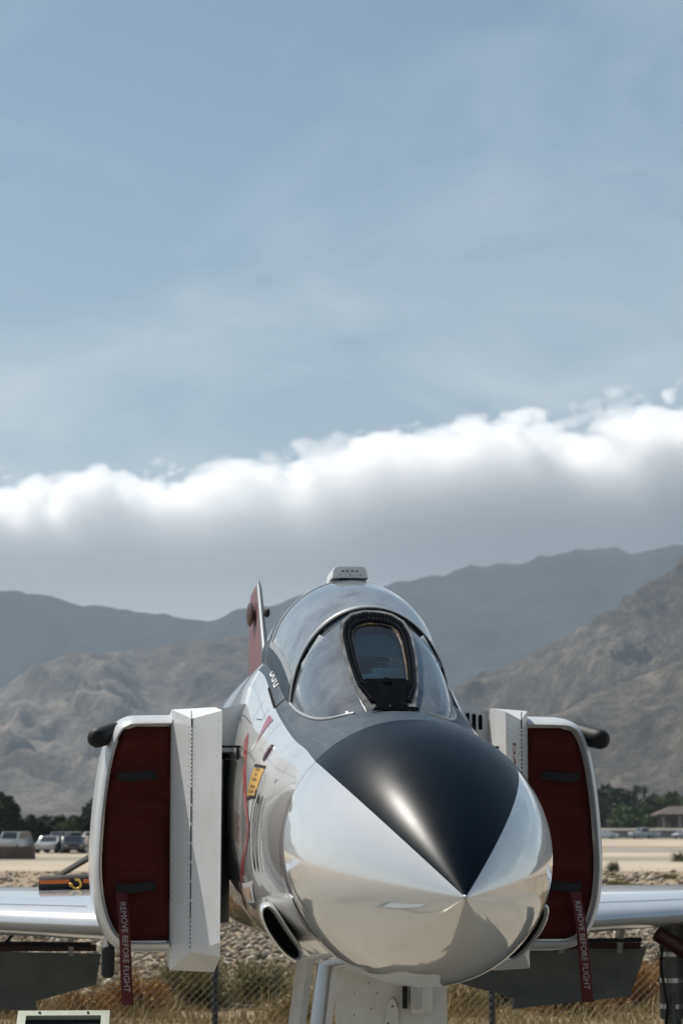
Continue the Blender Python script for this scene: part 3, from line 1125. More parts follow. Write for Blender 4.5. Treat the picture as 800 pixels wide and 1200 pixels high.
    def scoop_ring(s, kp, oc, oh, n=36):
        out = []
        for q in range(n):
            a = 2 * math.pi * q / n
            ca, sa = math.cos(a), math.sin(a)
            e = 0.75
            dp = half * kp * math.copysign(abs(ca) ** e, ca)
            do = oh * math.copysign(abs(sa) ** e, sa)
            out.append(skin(s + 0.0016 * dp, R((phc + dp) * side), oc + do))
        return out
    mb = MB()
    mb.loft([scoop_ring(2.08, 0.84, 0.078, 0.026), scoop_ring(1.96, 0.88, 0.078, 0.031), scoop_ring(1.94, 0.94, 0.078, 0.038), scoop_ring(1.955, 1.0, 0.078, 0.043),
             scoop_ring(2.15, 1.04, 0.062, 0.048), scoop_ring(2.50, 1.02, 0.03, 0.048), scoop_ring(2.9, 0.9, -0.01, 0.045), scoop_ring(3.3, 0.7, -0.05, 0.04)])
    scp = mb.build('cooling_scoop', M['white'], jet, smooth=60)
    mb = MB()
    mb.add(scoop_ring(2.02, 0.88, 0.078, 0.031), [tuple(range(36))])
    mb.build('scoop_mouth', M['hole'], scp, fix=False)

# small probe on the left cheek
mb = MB()
q = skin(2.5, R(80))
mb.tube([q, (q[0] + 0.06, q[1] - 0.01, q[2]), (q[0] + 0.075, q[1] - 0.09, q[2])], [0.007, 0.006, 0.003], 8)
mb.build('air_data_probe', M['metal'], jet, smooth=60)


# ------------------------------------------------------------------ wings, tail
def airfoil(n=22, t=0.05):
    up, lo = [], []
    for i in range(n + 1):
        x = (1 - math.cos(math.pi * i / n)) / 2
        y = 5 * t * (0.2969 * math.sqrt(x) - 0.126 * x - 0.3516 * x * x + 0.2843 * x ** 3 - 0.1036 * x ** 4)
        up.append((x, y * 1.15))
        lo.append((x, -y * 0.85))
    return up[::-1] + lo[1:-1]


for side in (-1, 1):
    mb = MB()
    rings = []
    for (x, le, ch, z, t) in ((0.9, 6.9, 6.0, 1.635, 0.060), (1.6, 7.45, 5.5, 1.640, 0.062), (2.6, 8.35, 4.75, 1.650, 0.066), (4.3, 9.95, 3.4, 1.68, 0.065), (4.32, 9.75, 3.6, 1.682, 0.055), (5.85, 11.2, 2.1, 1.98, 0.045)):
        rings.append([(side * x, le + u * ch, z + v * ch) for u, v in airfoil(22, t)])
    mb.loft(rings, cap0=True, cap1=True)
    wing = mb.build('wing', M['wing'], jet, smooth=40)
    st_ = [(1.5, 7.37, 5.57, 1.639, 0.0618), (2.6, 8.35, 4.75, 1.650, 0.066), (4.2, 9.856, 3.48, 1.678, 0.065)]
    def wing_pt(i, u):
        x, le, ch, z, tt = st_[i]
        yv = 5 * tt * (0.2969 * math.sqrt(u) - 0.126 * u - 0.3516 * u * u + 0.2843 * u ** 3 - 0.1036 * u ** 4) * 1.15
        return Vector((side * x, le + u * ch, z + yv * ch + 0.003))
    for u0 in (0.045, 0.16):
        mb = MB()
        q = [wing_pt(i, uu) for i in range(3) for uu in (u0, u0 + 0.0022)]
        mb.add(q, [(0, 2, 3, 1), (2, 4, 5, 3)])
        mb.build('wing_seam', M['gap'], wing, fix=False)
    # drooped trailing flap under the wing
    F_S = 10.9
    poly = [(1.42, 1.27), (3.02, 1.31), (2.90, 0.90), (1.93, 0.80), (1.94, 0.89), (1.46, 1.02)]
    mb = MB()
    n = len(poly)
    fr_ = [(side * x, F_S + (1.31 - z) * 0.35, z) for x, z in poly]
    bk_ = [(side * x, F_S + 0.05 + (1.31 - z) * 0.35, z) for x, z in poly]
    mb.add(fr_ + bk_, [tuple(range(n)), tuple(range(2 * n - 1, n - 1, -1))] + [(i, (i + 1) % n, n + (i + 1) % n, n + i) for i in range(n)])
    flap = mb.build('flap', M['flap'], jet)
    mb = MB()
    mb.box((side * 2.21, F_S + 0.02, 1.318), (1.50, 0.09, 0.05))
    mb.build('flap_edge', M['brace_red'], flap)
    for x in (1.66, 2.30, 2.78):
        mb = MB()
        mb.prism([(F_S - 0.05, 1.26), (F_S + 0.12, 1.26), (F_S - 0.10, 1.62), (F_S - 0.25, 1.62)], 'x', side * x - 0.02, side * x + 0.02)
        mb.build('hinge_arm', M['gear_white'], flap)
    mb = MB()
    mb.tube([(side * 1.50, F_S - 0.1, 1.35), (side * 2.95, F_S - 0.1, 1.37)], 0.018, 8)
    mb.tube([(side * 2.05, F_S - 0.15, 1.52), (side * 2.18, F_S - 0.1, 1.36), (side * 2.4, F_S - 0.08, 1.33)], 0.014, 8)
    mb.build('flap_tube', M['gap'], flap, smooth=60)
    # pylon under the duct
    if side < 0:
        mb = MB()
        mb.box((side * 1.345, 6.6, 1.475), (0.08, 1.2, 0.20), bev=0.03)
        mb.build('pylon', M['gap'], jet, smooth=40)
    # main gear
    gx_ = side * 3.02
    mb = MB()
    mb.tube([(gx_, 10.0, 1.62), (gx_, 10.0, 0.80)], 0.10, 16)
    mb.tube([(gx_, 10.0, 0.82), (gx_ , 10.0, 0.36)], 0.065, 14)
    mb.tube([(gx_ - side * 0.02, 10.0, 0.36), (gx_ + side * 0.24, 10.0, 0.36)], 0.05, 12)
    mb.tube([(gx_ - side * 0.02, 9.92, 1.0), (gx_ - side * 0.05, 9.75, 0.75), (gx_, 9.92, 0.5)], 0.022, 8)
    gear = mb.build('main_gear', M['gear_dark'], jet, smooth=50)
    mb = MB()
    mb.tube([(gx_ - side * 0.16, 9.80, 1.46), (gx_ + side * 0.22, 9.85, 1.24)], 0.06, 12)
    mb.build('side_brace', M['brace_red'], gear, smooth=50)
    mb = MB()
    mb.tube([(gx_ - side * 0.09, 9.88, 1.5), (gx_ - side * 0.12, 9.86, 1.2), (gx_ - side * 0.07, 9.87, 0.9), (gx_ - side * 0.10, 9.88, 0.6), (gx_, 9.95, 0.42)], 0.012, 6)
    mb.build('brake_hose', M['rubber'], gear, smooth=60)
    for zc in (1.28, 1.08, 0.88):
        mb = MB()
        mb.tube([(gx_, 10.0, zc), (gx_, 10.0, zc + 0.035)], 0.115, 16)
        mb.build('strut_clamp', M['metal'], gear, smooth=40)
    mb = MB()
    mb.tube([(gx_ + side * 0.10, 10.0, 0.37), (gx_ + side * 0.13, 10.0, 0.37), (gx_ + side * 0.27, 10.0, 0.37), (gx_ + side * 0.30, 10.0, 0.37)], [0.30, 0.37, 0.37, 0.30], 32)
    wh = mb.build('wheel', M['rubber'], gear, smooth=50)
    mb = MB()
    mb.tube([(gx_ + side * 0.095, 10.0, 0.37), (gx_ + side * 0.305, 10.0, 0.37)], 0.19, 24)
    mb.build('hub', M['gear_white'], wh, smooth=40)
    mb = MB()
    mb.box((gx_ + side * 0.16, 10.02, 1.15), (0.03, 0.7, 0.95))
    mb.build('gear_door', M['gear_white'], gear)
    # drooping stabilator
    mb = MB()
    rings = []
    for (x, le, ch, z, t) in ((0.30, 14.9, 2.2, 2.73, 0.04), (2.22, 16.4, 1.15, 1.585, 0.04)):
        rings.append([(side * (x + v * ch * 0.5), le + u * ch, z + v * ch) for u, v in airfoil(14, t)])
    mb.loft(rings, cap0=True, cap1=True)
    mb.build('stabilator', M['stab_dark'], jet, smooth=40)

# fin
mb = MB()
rings = []
for (z, le, ch, t) in ((3.05, 11.7, 4.3, 0.022), (3.7, 12.75, 3.0, 0.024), (4.50, 13.92, 1.75, 0.026), (4.575, 14.1, 1.4, 0.02)):
    rings.append([(v * ch, le + u * ch, z) for u, v in airfoil(18, t)])
mb.loft(rings, cap1=True)
fin = mb.build('tail_fin', M['red_fin'], jet, smooth=40)
mb = MB()
mb.tube([(0, 11.68, 3.05), (0, 12.73, 3.7), (0, 13.90, 4.50), (0, 14.1, 4.585)], [0.034, 0.032, 0.026, 0.02], 10)
mb.build('fin_leading_edge', M['edge_grey'], fin, smooth=60)
mb = MB()
mb.ball((0.045, 13.4, 4.24), (0.03, 0.10, 0.045), 10, 8)
mb.tube([(0.02, 13.42, 4.22), (0.05, 13.4, 4.25)], 0.018, 8)
mb.build('fin_antenna', M['black'], fin, smooth=60)
mb = MB()
mb.ball((0.01, 12.68, 3.77), (0.035, 0.06, 0.035), 12, 8)
mb.build('fin_light', M['black'], fin, smooth=60)
mb = MB()
mb.ball((0.005, 12.62, 3.775), (0.014, 0.014, 0.014), 8, 6)
mb.build('fin_lens', M['lens'], fin, smooth=60)
mb = MB()
mb.ball((-0.065, 14.3, 4.30), (0.032, 0.35, 0.12), 12, 8)
mb.build('fin_fairing', M['brace_red'], fin, smooth=60)

# ------------------------------------------------------------------ nose gear
mb = MB()
mb.tube([(0, 3.9, 1.62), (0, 3.85, 0.75)], 0.075, 16)
mb.tube([(0, 3.85, 0.78), (0, 3.84, 0.24)], 0.05, 14)
mb.tube([(-0.17, 3.84, 0.24), (0.17, 3.84, 0.24)], 0.035, 12)
ng = mb.build('nose_gear', M['gear_white'], jet, smooth=50)
for k in (-1, 1):
    mb = MB()
    mb.tube([(k * 0.07, 3.84, 0.245), (k * 0.09, 3.84, 0.245), (k * 0.19, 3.84, 0.245), (k * 0.21, 3.84, 0.245)], [0.19, 0.245, 0.245, 0.19], 28)
    wh = mb.build('wheel', M['rubber'], ng, smooth=50)
    mb = MB()
    mb.tube([(k * 0.065, 3.84, 0.245), (k * 0.215, 3.84, 0.245)], 0.12, 20)
    mb.build('hub', M['gear_white'], wh, smooth=40)
# front door plate with lamp
mb = MB()
mb.prism([(-0.245, 1.66), (0.285, 1.66), (0.285, 0.74), (0.22, 0.66), (-0.18, 0.66), (-0.245, 0.74)], 'y', 2.70, 2.735)
door = mb.build('nose_gear_door', M['gear_white'], jet)
mb = MB()
ring = [(0.02 + 0.038 * math.cos(a), 2.696, 1.36 + 0.125 * math.sin(a)) for a in np.linspace(0, 2 * math.pi, 28, endpoint=False)]
ring2 = [(0.02 + 0.032 * math.cos(a), 2.68, 1.36 + 0.115 * math.sin(a)) for a in np.linspace(0, 2 * math.pi, 28, endpoint=False)]
mb.loft([[(x, 2.70, z) for x, _, z in ring], ring, ring2], cap1=True)
lp = mb.build('blister', M['gear_white'], door, smooth=30)
mb = MB()
for (x, z) in ((0.02, 1.44), (0.0, 1.36), (0.04, 1.30), (0.022, 1.27)):
    mb = MB()
    mb.ball((x, 2.678, z), 0.005, 8, 5)
    mb.build('screw', M['gap'], lp)
mb = MB()
mb.box((0.155, 2.66, 1.475), (0.105, 0.09, 0.14), bev=0.02)
lamp = mb.build('taxi_lamp', M['gear_white'], door, smooth=40)
mb = MB()
mb.box((0.128, 2.612, 1.485), (0.045, 0.012, 0.105), bev=0.004)
mb.build('lamp_lens', M['lens'], lamp, smooth=40)
mb = MB()
mb.box((0.078, 2.66, 1.485), (0.018, 0.05, 0.105))
mb.build('lamp_slot', M['black'], lamp)
mb = MB()
mb.box((0.165, 2.66, 1.562), (0.13, 0.10, 0.008))
mb.build('lamp_bracket', M['gap'], lamp)
mb = MB()
for (x, z) in ((-0.16, 1.50), (-0.16, 1.40), (-0.09, 1.55), (-0.05, 1.50), (0.0, 1.60), (-0.08, 1.43)):
    mb = MB()
    mb.ball((x, 2.699, z), 0.0035, 8, 5)
    mb.build('screw', M['gap'], door)
# side door and actuator
mb = MB()
mb.prism([(-0.31, 1.66), (-0.27, 1.66), (-0.38, 0.9), (-0.41, 0.9)], 'y', 3.60, 4.3)
sd = mb.build('gear_side_door', M['gear_white'], jet)
mb = MB()
mb.tube([(-0.21, 3.55, 1.60), (-0.28, 3.52, 1.05)], 0.060, 18)
ac = mb.build('retraction_strut', M['metal'], jet, smooth=50)
mb = MB()
mb.tube([(-0.195, 3.55, 1.70), (-0.212, 3.55, 1.56)], 0.055, 18)
mb.build('strut_collar', M['black'], ac, smooth=50)


# ------------------------------------------------------------------ things on the aircraft
JM = Matrix.Translation(JET_AT) @ Matrix.Rotation(YAW, 4, 'Z')


def jet_thing(name, label, cat, base, group=None):
    o = thing(name, label, cat, JM @ Vector(base), YAW, group)
    return o


def jbuild(mb, name, m, root, base, smooth=None, parent=None, fix=True):
    mb.v = [(x - base[0], y - base[1], z - base[2]) for x, y, z in mb.v]
    return mb.build(name, m, parent or root, smooth=smooth, fix=fix)


def fold(x, z, seed):
    return (0.014 * math.sin(9 * z + 2.0 * x + seed) + 0.012 * math.sin(31 * z - 6 * x + seed * 2) * math.sin(3 * z + seed) + 0.007 * math.sin(17 * x + 5 * z + seed) + 0.006 * math.sin(58 * z + 9 * x))


for side in (-1, 1):
    base = (side * 1.2, LIP_S + 0.06, 1.66)
    where = 'left' if side < 0 else 'right'
    cov = jet_thing('intake_cover', 'dark red canvas plug in the air intake on the %s of the nose' % where, 'intake cover', base, 'red plugs in the two air intakes')
    inner = lip_ring(1, 0, 0.058)
    pts = [(x, z) for x, _, z in inner]
    zs = [z for _, z in pts]
    mb = MB()
    nz_, nx_ = 60, 24
    zlo, zhi = min(zs) + 0.004, max(zs) - 0.004
    grid = []
    for j in range(nz_ + 1):
        z = zlo + (zhi - zlo) * j / nz_
        # outer wall position at that height
        xs = []
        for (a, b) in zip(pts[:-1], pts[1:]):
            if (a[1] - z) * (b[1] - z) <= 0 and abs(a[1] - b[1]) > 1e-9:
                t_ = (z - a[1]) / (b[1] - a[1])
                xs.append(a[0] + (b[0] - a[0]) * t_)
        xo = max(xs) if xs else 1.1
        row = []
        for i in range(nx_ + 1):
            u = i / nx_
            x = 1.005 + (xo - 1.005 - 0.003) * u
            edge = min(u, 1 - u, j / nz_, 1 - j / nz_)
            puff = 0.035 * min(edge / 0.12, 1) ** 0.5
            row.append((side * x, LIP_S + 0.10 - puff + fold(x * side, z, 1.0 + side) * min(edge / 0.08, 1), z))
        grid.append(row)
    mb.loft(grid, closed=False)
    body = jbuild(mb, 'canvas_panel', M['red_cloth'], cov, base, smooth=80)
    for zc in (2.565, 1.955):
        mb = MB()
        rows = []
        for i in range(13):
            u = i / 12
            x = 1.08 + 0.215 * u
            s_ = LIP_S + 0.045 + 0.004 * math.sin(9 * u) - 0.018 * math.sin(math.pi * u)
            dz = 0.006 * math.sin(7 * u)
            rows.append([(side * x, s_, zc + 0.026 + dz), (side * x, s_ - 0.006, zc + 0.02 + dz), (side * x, s_ - 0.006, zc - 0.02 + dz), (side * x, s_, zc - 0.026 + dz)])
        mb.loft(rows, cap0=True, cap1=True)
        jbuild(mb, 'handle_strap', M['strap'], cov, base, smooth=40)
    # warning ribbon
    x0, x1 = (-1.268, -1.222) if side < 0 else (1.255, 1.312)
    z0, z1 = 1.93, 1.325

    def ribbon_pt(u, v, lift=0.0):
        """u 0..1 down the ribbon, v -0.5..0.5 across"""
        bow = 0.012 * math.sin(u * 5.0)
        x = x0 + (x1 - x0) * (u ** 1.1) + bow * 0.4 + v * 0.062
        s_ = LIP_S + 0.03 - 0.085 * min(u / 0.3, 1) - 0.010 * math.sin(u * 9 + side) + v * 0.012 * math.sin(u * 6) - lift
        return (x, s_, z0 + (z1 - z0) * u)
    mb = MB()
    mb.loft([[ribbon_pt(u, v) for v in (-0.5, -0.2, 0.2, 0.5)] for u in np.linspace(0, 1, 40)], closed=False)
    rb = jbuild(mb, 'warning_ribbon', M['red_ribbon'], cov, base, smooth=80)
    sm = rb.modifiers.new('thick', 'SOLIDIFY')
    sm.thickness = 0.002
    sm.offset = 1.0
    vs, fs = text_mesh('REMOVE BEFORE FLIGHT', 1.0, 'LEFT')
    umax = max(v[0] for v in vs)
    mb = MB()
    mb.add([ribbon_pt(0.085 + 0.80 * (x / umax), y * 0.72, 0.0035) for x, y, _ in vs], fs)
    jbuild(mb, 'ribbon_lettering', M['ribbon_text'], cov, base, parent=rb, fix=False)

# rolled black bag with an orange band on the wing
base = (-1.75, 8.9, 1.80)
bag = jet_thing('canvas_roll', 'black canvas roll with orange band and brass hook lying on the wing', 'canvas roll', base)
mb = MB()
rr = 0.062
mb.tube([(-1.86, 8.9, 1.868), (-1.85, 8.9, 1.868), (-1.60, 8.9, 1.878), (-1.15, 8.9, 1.888)], [rr * 0.85, rr, rr * 1.05, rr], 18)
jbuild(mb, 'roll_body', mat('black_canvas', (0.018, 0.017, 0.018), 0.8, bump=0.3, bscale=60), bag, base, smooth=50)
mb = MB()
for (xa, xb) in ((-1.855, -1.64), (-1.54, -1.20)):
    ring = []
    for x in np.linspace(xa, xb, 5):
        ring.append([(x, 8.9 - (rr + 0.009) * math.cos(a), 1.875 + 0.02 * (x + 1.84) + (rr + 0.009) * math.sin(a)) for a in (-0.02, 0.2, 0.4)])
    mb.loft(ring, closed=False)
jbuild(mb, 'orange_band', mat('orange_webbing', (0.55, 0.13, 0.03), 0.6, bump=0.1), bag, base)
mb = MB()
mb.tube([(-1.59 + 0.032 * math.cos(a), 8.815, 1.873 + 0.032 * math.sin(a)) for a in np.linspace(-2.6, 1.9, 14)], 0.010, 8)
mb.ball((-1.63, 8.818, 1.868), (0.016, 0.012, 0.016), 8, 6)
jbuild(mb, 'brass_hook', mat('brass', (0.62, 0.40, 0.10), 0.3, metal=0.8), bag, base, smooth=60)

# slanted information board in front of the wing
bx, by = (78 - 400) / 2900 * 10.4, 10.4
board = thing('information_board', 'slanted information board in a pale metal frame before the left wing', 'sign', (bx, by, 0), R(3))
fw, fl = 0.40, 0.55
tilt = R(30)


def board_pt(u, v, w=0.0):
    """u across, v down the slope from the top edge, w out of the face"""
    return (u, -v * math.cos(tilt) - w * math.sin(tilt), 1.505 - v * math.sin(tilt) + w * math.cos(tilt))


m_frame = mat('pale_green_metal', (0.42, 0.44, 0.36), 0.4, metal=0.4, var=0.4, vscale=12)
for (ua, ub, va, vb) in ((-0.19, 0.19, 0.0, 0.035), (-0.19, 0.19, fl - 0.035, fl), (-0.19, -0.155, 0.035, fl - 0.035), (0.155, 0.19, 0.035, fl - 0.035)):
    mb = MB()
    vs = [board_pt(u, v, w) for w in (0, 0.03) for (u, v) in ((ua, va), (ub, va), (ub, vb), (ua, vb))]
    mb.add(vs, [(0, 3, 2, 1), (4, 5, 6, 7), (0, 1, 5, 4), (1, 2, 6, 5), (2, 3, 7, 6), (3, 0, 4, 7)])
    mb.build('frame_bar', m_frame, board)
mb = MB()
mb.add([board_pt(u, v, 0.008) for (u, v) in ((-0.155, 0.035), (0.155, 0.035), (0.155, fl - 0.035), (-0.155, fl - 0.035))], [(0, 1, 2, 3)])
mb.build('backing', M['black'], board)
mb = MB()
mb.add([board_pt(u, v, 0.012) for (u, v) in ((-0.14, 0.075), (0.14, 0.075), (0.14, fl - 0.06), (-0.14, fl - 0.06))], [(0, 1, 2, 3)])
mb.build('printed_sheet', mat('printed_sheet', (0.62, 0.66, 0.70), 0.2, coat=0.8), board)
mb = MB()
for u in (-0.10, 0.10):
    mb = MB()
    mb.ball(board_pt(u, 0.017, 0.031), 0.006, 8, 5)
    mb.build('screw', M['gap'], board)
mb = MB()
mb.tube([(0, -0.17, 0.0), (0, -0.17, 1.36)], 0.03, 12)
mb.box((0, -0.17, 0.012), (0.3, 0.3, 0.024))
mb.build('stand', m_frame, board, smooth=40)


# ------------------------------------------------------------------ ground
def sheet(name, x0, x1, y0, y1, z, m, nx=1, ny=1, kind='structure'):
    mb = MB()
    vs = [(x0 + (x1 - x0) * i / nx, y0 + (y1 - y0) * j / ny, z) for j in range(ny + 1) for i in range(nx + 1)]
    fs = [(j * (nx + 1) + i, j * (nx + 1) + i + 1, (j + 1) * (nx + 1) + i + 1, (j + 1) * (nx + 1) + i) for j in range(ny) for i in range(nx)]
    mb.add(vs, fs)
    o = mb.build(name, m, fix=False)
    o['kind'] = kind
    return o


def ground_mat(name, c1, c2, scale, c3=None, scale3=0.0, bump=0.4, bscale=60, rough=0.95):
    m = bpy.data.materials.new(name)
    m.use_nodes = True
    nt = m.node_tree
    b = nt.nodes['Principled BSDF']
    b.inputs['Roughness'].default_value = rough
    b.inputs['Specular IOR Level'].default_value = 0.2
    tc = nt.nodes.new('ShaderNodeTexCoord')
    n = nt.nodes.new('ShaderNodeTexNoise')
    n.inputs['Scale'].default_value = scale
    n.inputs['Detail'].default_value = 9
    n.inputs['Roughness'].default_value = 0.7
    nt.links.new(tc.outputs['Object'], n.inputs['Vector'])
    rp = nt.nodes.new('ShaderNodeValToRGB')
    rp.color_ramp.elements[0].position = 0.35
    rp.color_ramp.elements[0].color = (*c1, 1)
    rp.color_ramp.elements[1].position = 0.65
    rp.color_ramp.elements[1].color = (*c2, 1)
    nt.links.new(n.outputs['Fac'], rp.inputs['Fac'])
    src = rp.outputs['Color']
    if c3:
        n3 = nt.nodes.new('ShaderNodeTexNoise')
        n3.inputs['Scale'].default_value = scale3
        n3.inputs['Detail'].default_value = 6
        nt.links.new(tc.outputs['Object'], n3.inputs['Vector'])
        mr = nt.nodes.new('ShaderNodeMapRange')
        mr.inputs[1].default_value = 0.5
        mr.inputs[2].default_value = 0.68
        nt.links.new(n3.outputs['Fac'], mr.inputs[0])
        mx = nt.nodes.new('ShaderNodeMix')
        mx.data_type = 'RGBA'
        mx.inputs[7].default_value = (*c3, 1)
        nt.links.new(mr.outputs[0], mx.inputs[0])
        nt.links.new(src, mx.inputs[6])
        src = mx.outputs[2]
    nt.links.new(src, b.inputs['Base Color'])
    if bump:
        n2 = nt.nodes.new('ShaderNodeTexNoise')
        n2.inputs['Scale'].default_value = bscale
        n2.inputs['Detail'].default_value = 6
        nt.links.new(tc.outputs['Object'], n2.inputs['Vector'])
        bp = nt.nodes.new('ShaderNodeBump')
        bp.inputs['Strength'].default_value = bump
        bp.inputs['Distance'].default_value = 0.05
        nt.links.new(n2.outputs['Fac'], bp.inputs['Height'])
        nt.links.new(bp.outputs['Normal'], b.inputs['Normal'])
    return m


m_dirt = ground_mat('desert_dirt', (0.24, 0.185, 0.125), (0.40, 0.32, 0.23), 0.35, (0.20, 0.15, 0.09), 1.1)
m_apron = ground_mat('concrete_apron', (0.22, 0.196, 0.158), (0.285, 0.255, 0.208), 0.5, (0.165, 0.148, 0.12), 0.25, bump=0.1)
m_road = ground_mat('pale_taxiway', (0.36, 0.30, 0.225), (0.50, 0.425, 0.33), 0.06, (0.30, 0.25, 0.19), 0.035, bump=0.05)
m_shoulder = ground_mat('grey_shoulder', (0.20, 0.185, 0.15), (0.31, 0.28, 0.22), 0.25, (0.36, 0.30, 0.22), 0.05, bump=0.3)
m_asph = ground_mat('asphalt', (0.15, 0.14, 0.125), (0.20, 0.19, 0.17), 0.3)

sheet('ground', -3300, 3300, -1400, 7300, 0.0, m_dirt)
sheet('apron', -60, 60, -90, 27.2, 0.006, m_apron)
sheet('taxiway', -900, 900, 121, 156, 0.012, m_road)
sheet('shoulder', -900, 900, 156, 176, 0.010, m_shoulder)
sheet('road', -900, 900, 176, 203, 0.014, m_road)
sheet('verge', -900, 900, 203, 262, 0.011, m_shoulder)
sheet('runway', -900, 900, 262, 375, 0.016, m_road)
sheet('street', -900, 900, 392, 425, 0.018, m_asph)

# ------------------------------------------------------------------ mountains
rng = np.random.default_rng(11)
PERM = rng.permutation(512)
GRAD = rng.random(512) * 2 * np.pi


def gnoise(x, y):
    xi, yi = np.floor(x).astype(int), np.floor(y).astype(int)
    xf, yf = x - xi, y - yi
    u, v = xf ** 3 * (xf * (xf * 6 - 15) + 10), yf ** 3 * (yf * (yf * 6 - 15) + 10)

    def g(ix, iy, dx, dy):
        a = GRAD[(PERM[(ix % 512)] + iy) % 512]
        return np.cos(a) * dx + np.sin(a) * dy
    n00, n10 = g(xi, yi, xf, yf), g(xi + 1, yi, xf - 1, yf)
    n01, n11 = g(xi, yi + 1, xf, yf - 1), g(xi + 1, yi + 1, xf - 1, yf - 1)
    return (n00 * (1 - u) + n10 * u) * (1 - v) + (n01 * (1 - u) + n11 * u) * v


def fbm(x, y, o=5):
    s, a = 0, 1.0
    for k in range(o):
        s = s + a * gnoise(x + 37.1 * k, y + 11.7 * k)
        x, y, a = x * 2.03, y * 2.03, a * 0.5
    return s


def ridged(x, y, o=7, gain=0.52):
    s, a, w = 0, 1.0, 1.0
    for k in range(o):
        n = 1 - np.abs(gnoise(x + 17.3 * k, y + 5.9 * k)) * 1.9
        n = np.clip(n, 0, 1) ** 2 * w
        w = np.clip(n * 1.6, 0, 1)
        s = s + a * n
        x, y, a = x * 2.07, y * 2.07, a * gain
    return s


def mountain(name, label, x0, x1, y0, yc, y1, px, hz, m, nx=520, ny=200, amp=0.30, lam=420.0, seed=0.0, power=1.25, base=0.0, crest=0.05, rough=0.085, spur=0.0):
    X = np.linspace(x0, x1, nx)
    Y = np.r_[np.linspace(y0, yc, int(ny * 0.8)), np.linspace(yc, y1, ny - int(ny * 0.8) + 1)[1:]]
    XX, YY = np.meshgrid(X, Y)
    ca_, sa_ = math.cos(spur), math.sin(spur)
    XR = XX * ca_ - YY * sa_           # across the spurs
    YR = XX * sa_ + YY * ca_           # along the spurs, which run down and to one side
    wx = fbm(XX / lam * 0.5 + seed, YY / lam * 0.5 + seed, 4) * 0.55
    wy = fbm(XX / lam * 0.5 + seed + 9, YY / lam * 0.5 + seed + 4, 4) * 0.55
    ycl = yc + 0.12 * (yc - y0) * fbm(X / lam * 0.6 + seed, X * 0 + seed, 3)
    HH = np.interp(X, px, hz)
    # front slope rises to the crest, back slope falls away
    t = np.where(YY < ycl[None, :], (YY - y0) / (ycl[None, :] - y0), 1 - 0.8 * (YY - ycl[None, :]) / np.maximum(y1 - ycl[None, :], 1))
    t = np.clip(t, 0, 1)
    env = t ** power
    rd = ridged(XR / lam + wx + seed, YR / (lam * 2.6) + wy + seed, 5, 0.42)
    rd = (rd - 0.95)
    rd2 = ridged(XR / lam * 3.4 + wx * 2.2 + seed + 3, YR / (lam * 2.0) * 3.4 + wy * 2.2 + seed, 4, 0.45) - 0.95
    fine = fbm(XX / lam * 9 + seed, YY / lam * 9, 6)
    mask = np.clip(t * 3.0, 0, 1) * (1 - (1 - crest * 4) * np.clip((t - 0.75) / 0.25, 0, 1) ** 2)
    Z = HH[None, :] * (env + amp * rd * mask * (0.35 + 0.65 * env) + rough * rd2 * np.clip(t * 4, 0, 1) * (1 - 0.8 * np.clip((t - 0.7) / 0.3, 0, 1))) + HH[None, :] * 0.022 * fine * np.clip(t * 4, 0, 1)
    Z = np.maximum(Z, 0) + base
    Z[0, :] = -0.6
    Z[-1, :] = -0.6
    vs = np.stack([XX, YY, Z], -1).reshape(-1, 3)
    n1 = len(Y)
    idx = np.arange(n1 * nx).reshape(n1, nx)
    fs = np.stack([idx[:-1, :-1], idx[:-1, 1:], idx[1:, 1:], idx[1:, :-1]], -1).reshape(-1, 4)
    me = bpy.data.meshes.new(name)
    me.vertices.add(len(vs))
    me.vertices.foreach_set('co', vs.ravel())
    me.loops.add(fs.size)
    me.loops.foreach_set('vertex_index', fs.ravel())
    me.polygons.add(len(fs))
    me.polygons.foreach_set('loop_start', np.arange(0, fs.size, 4))
    me.update()
    me.shade_smooth()
    me.materials.append(m)
    o = bpy.data.objects.new(name, me)
    COL.objects.link(o)
    o['kind'] = 'structure'
    o['label'] = label
    return o


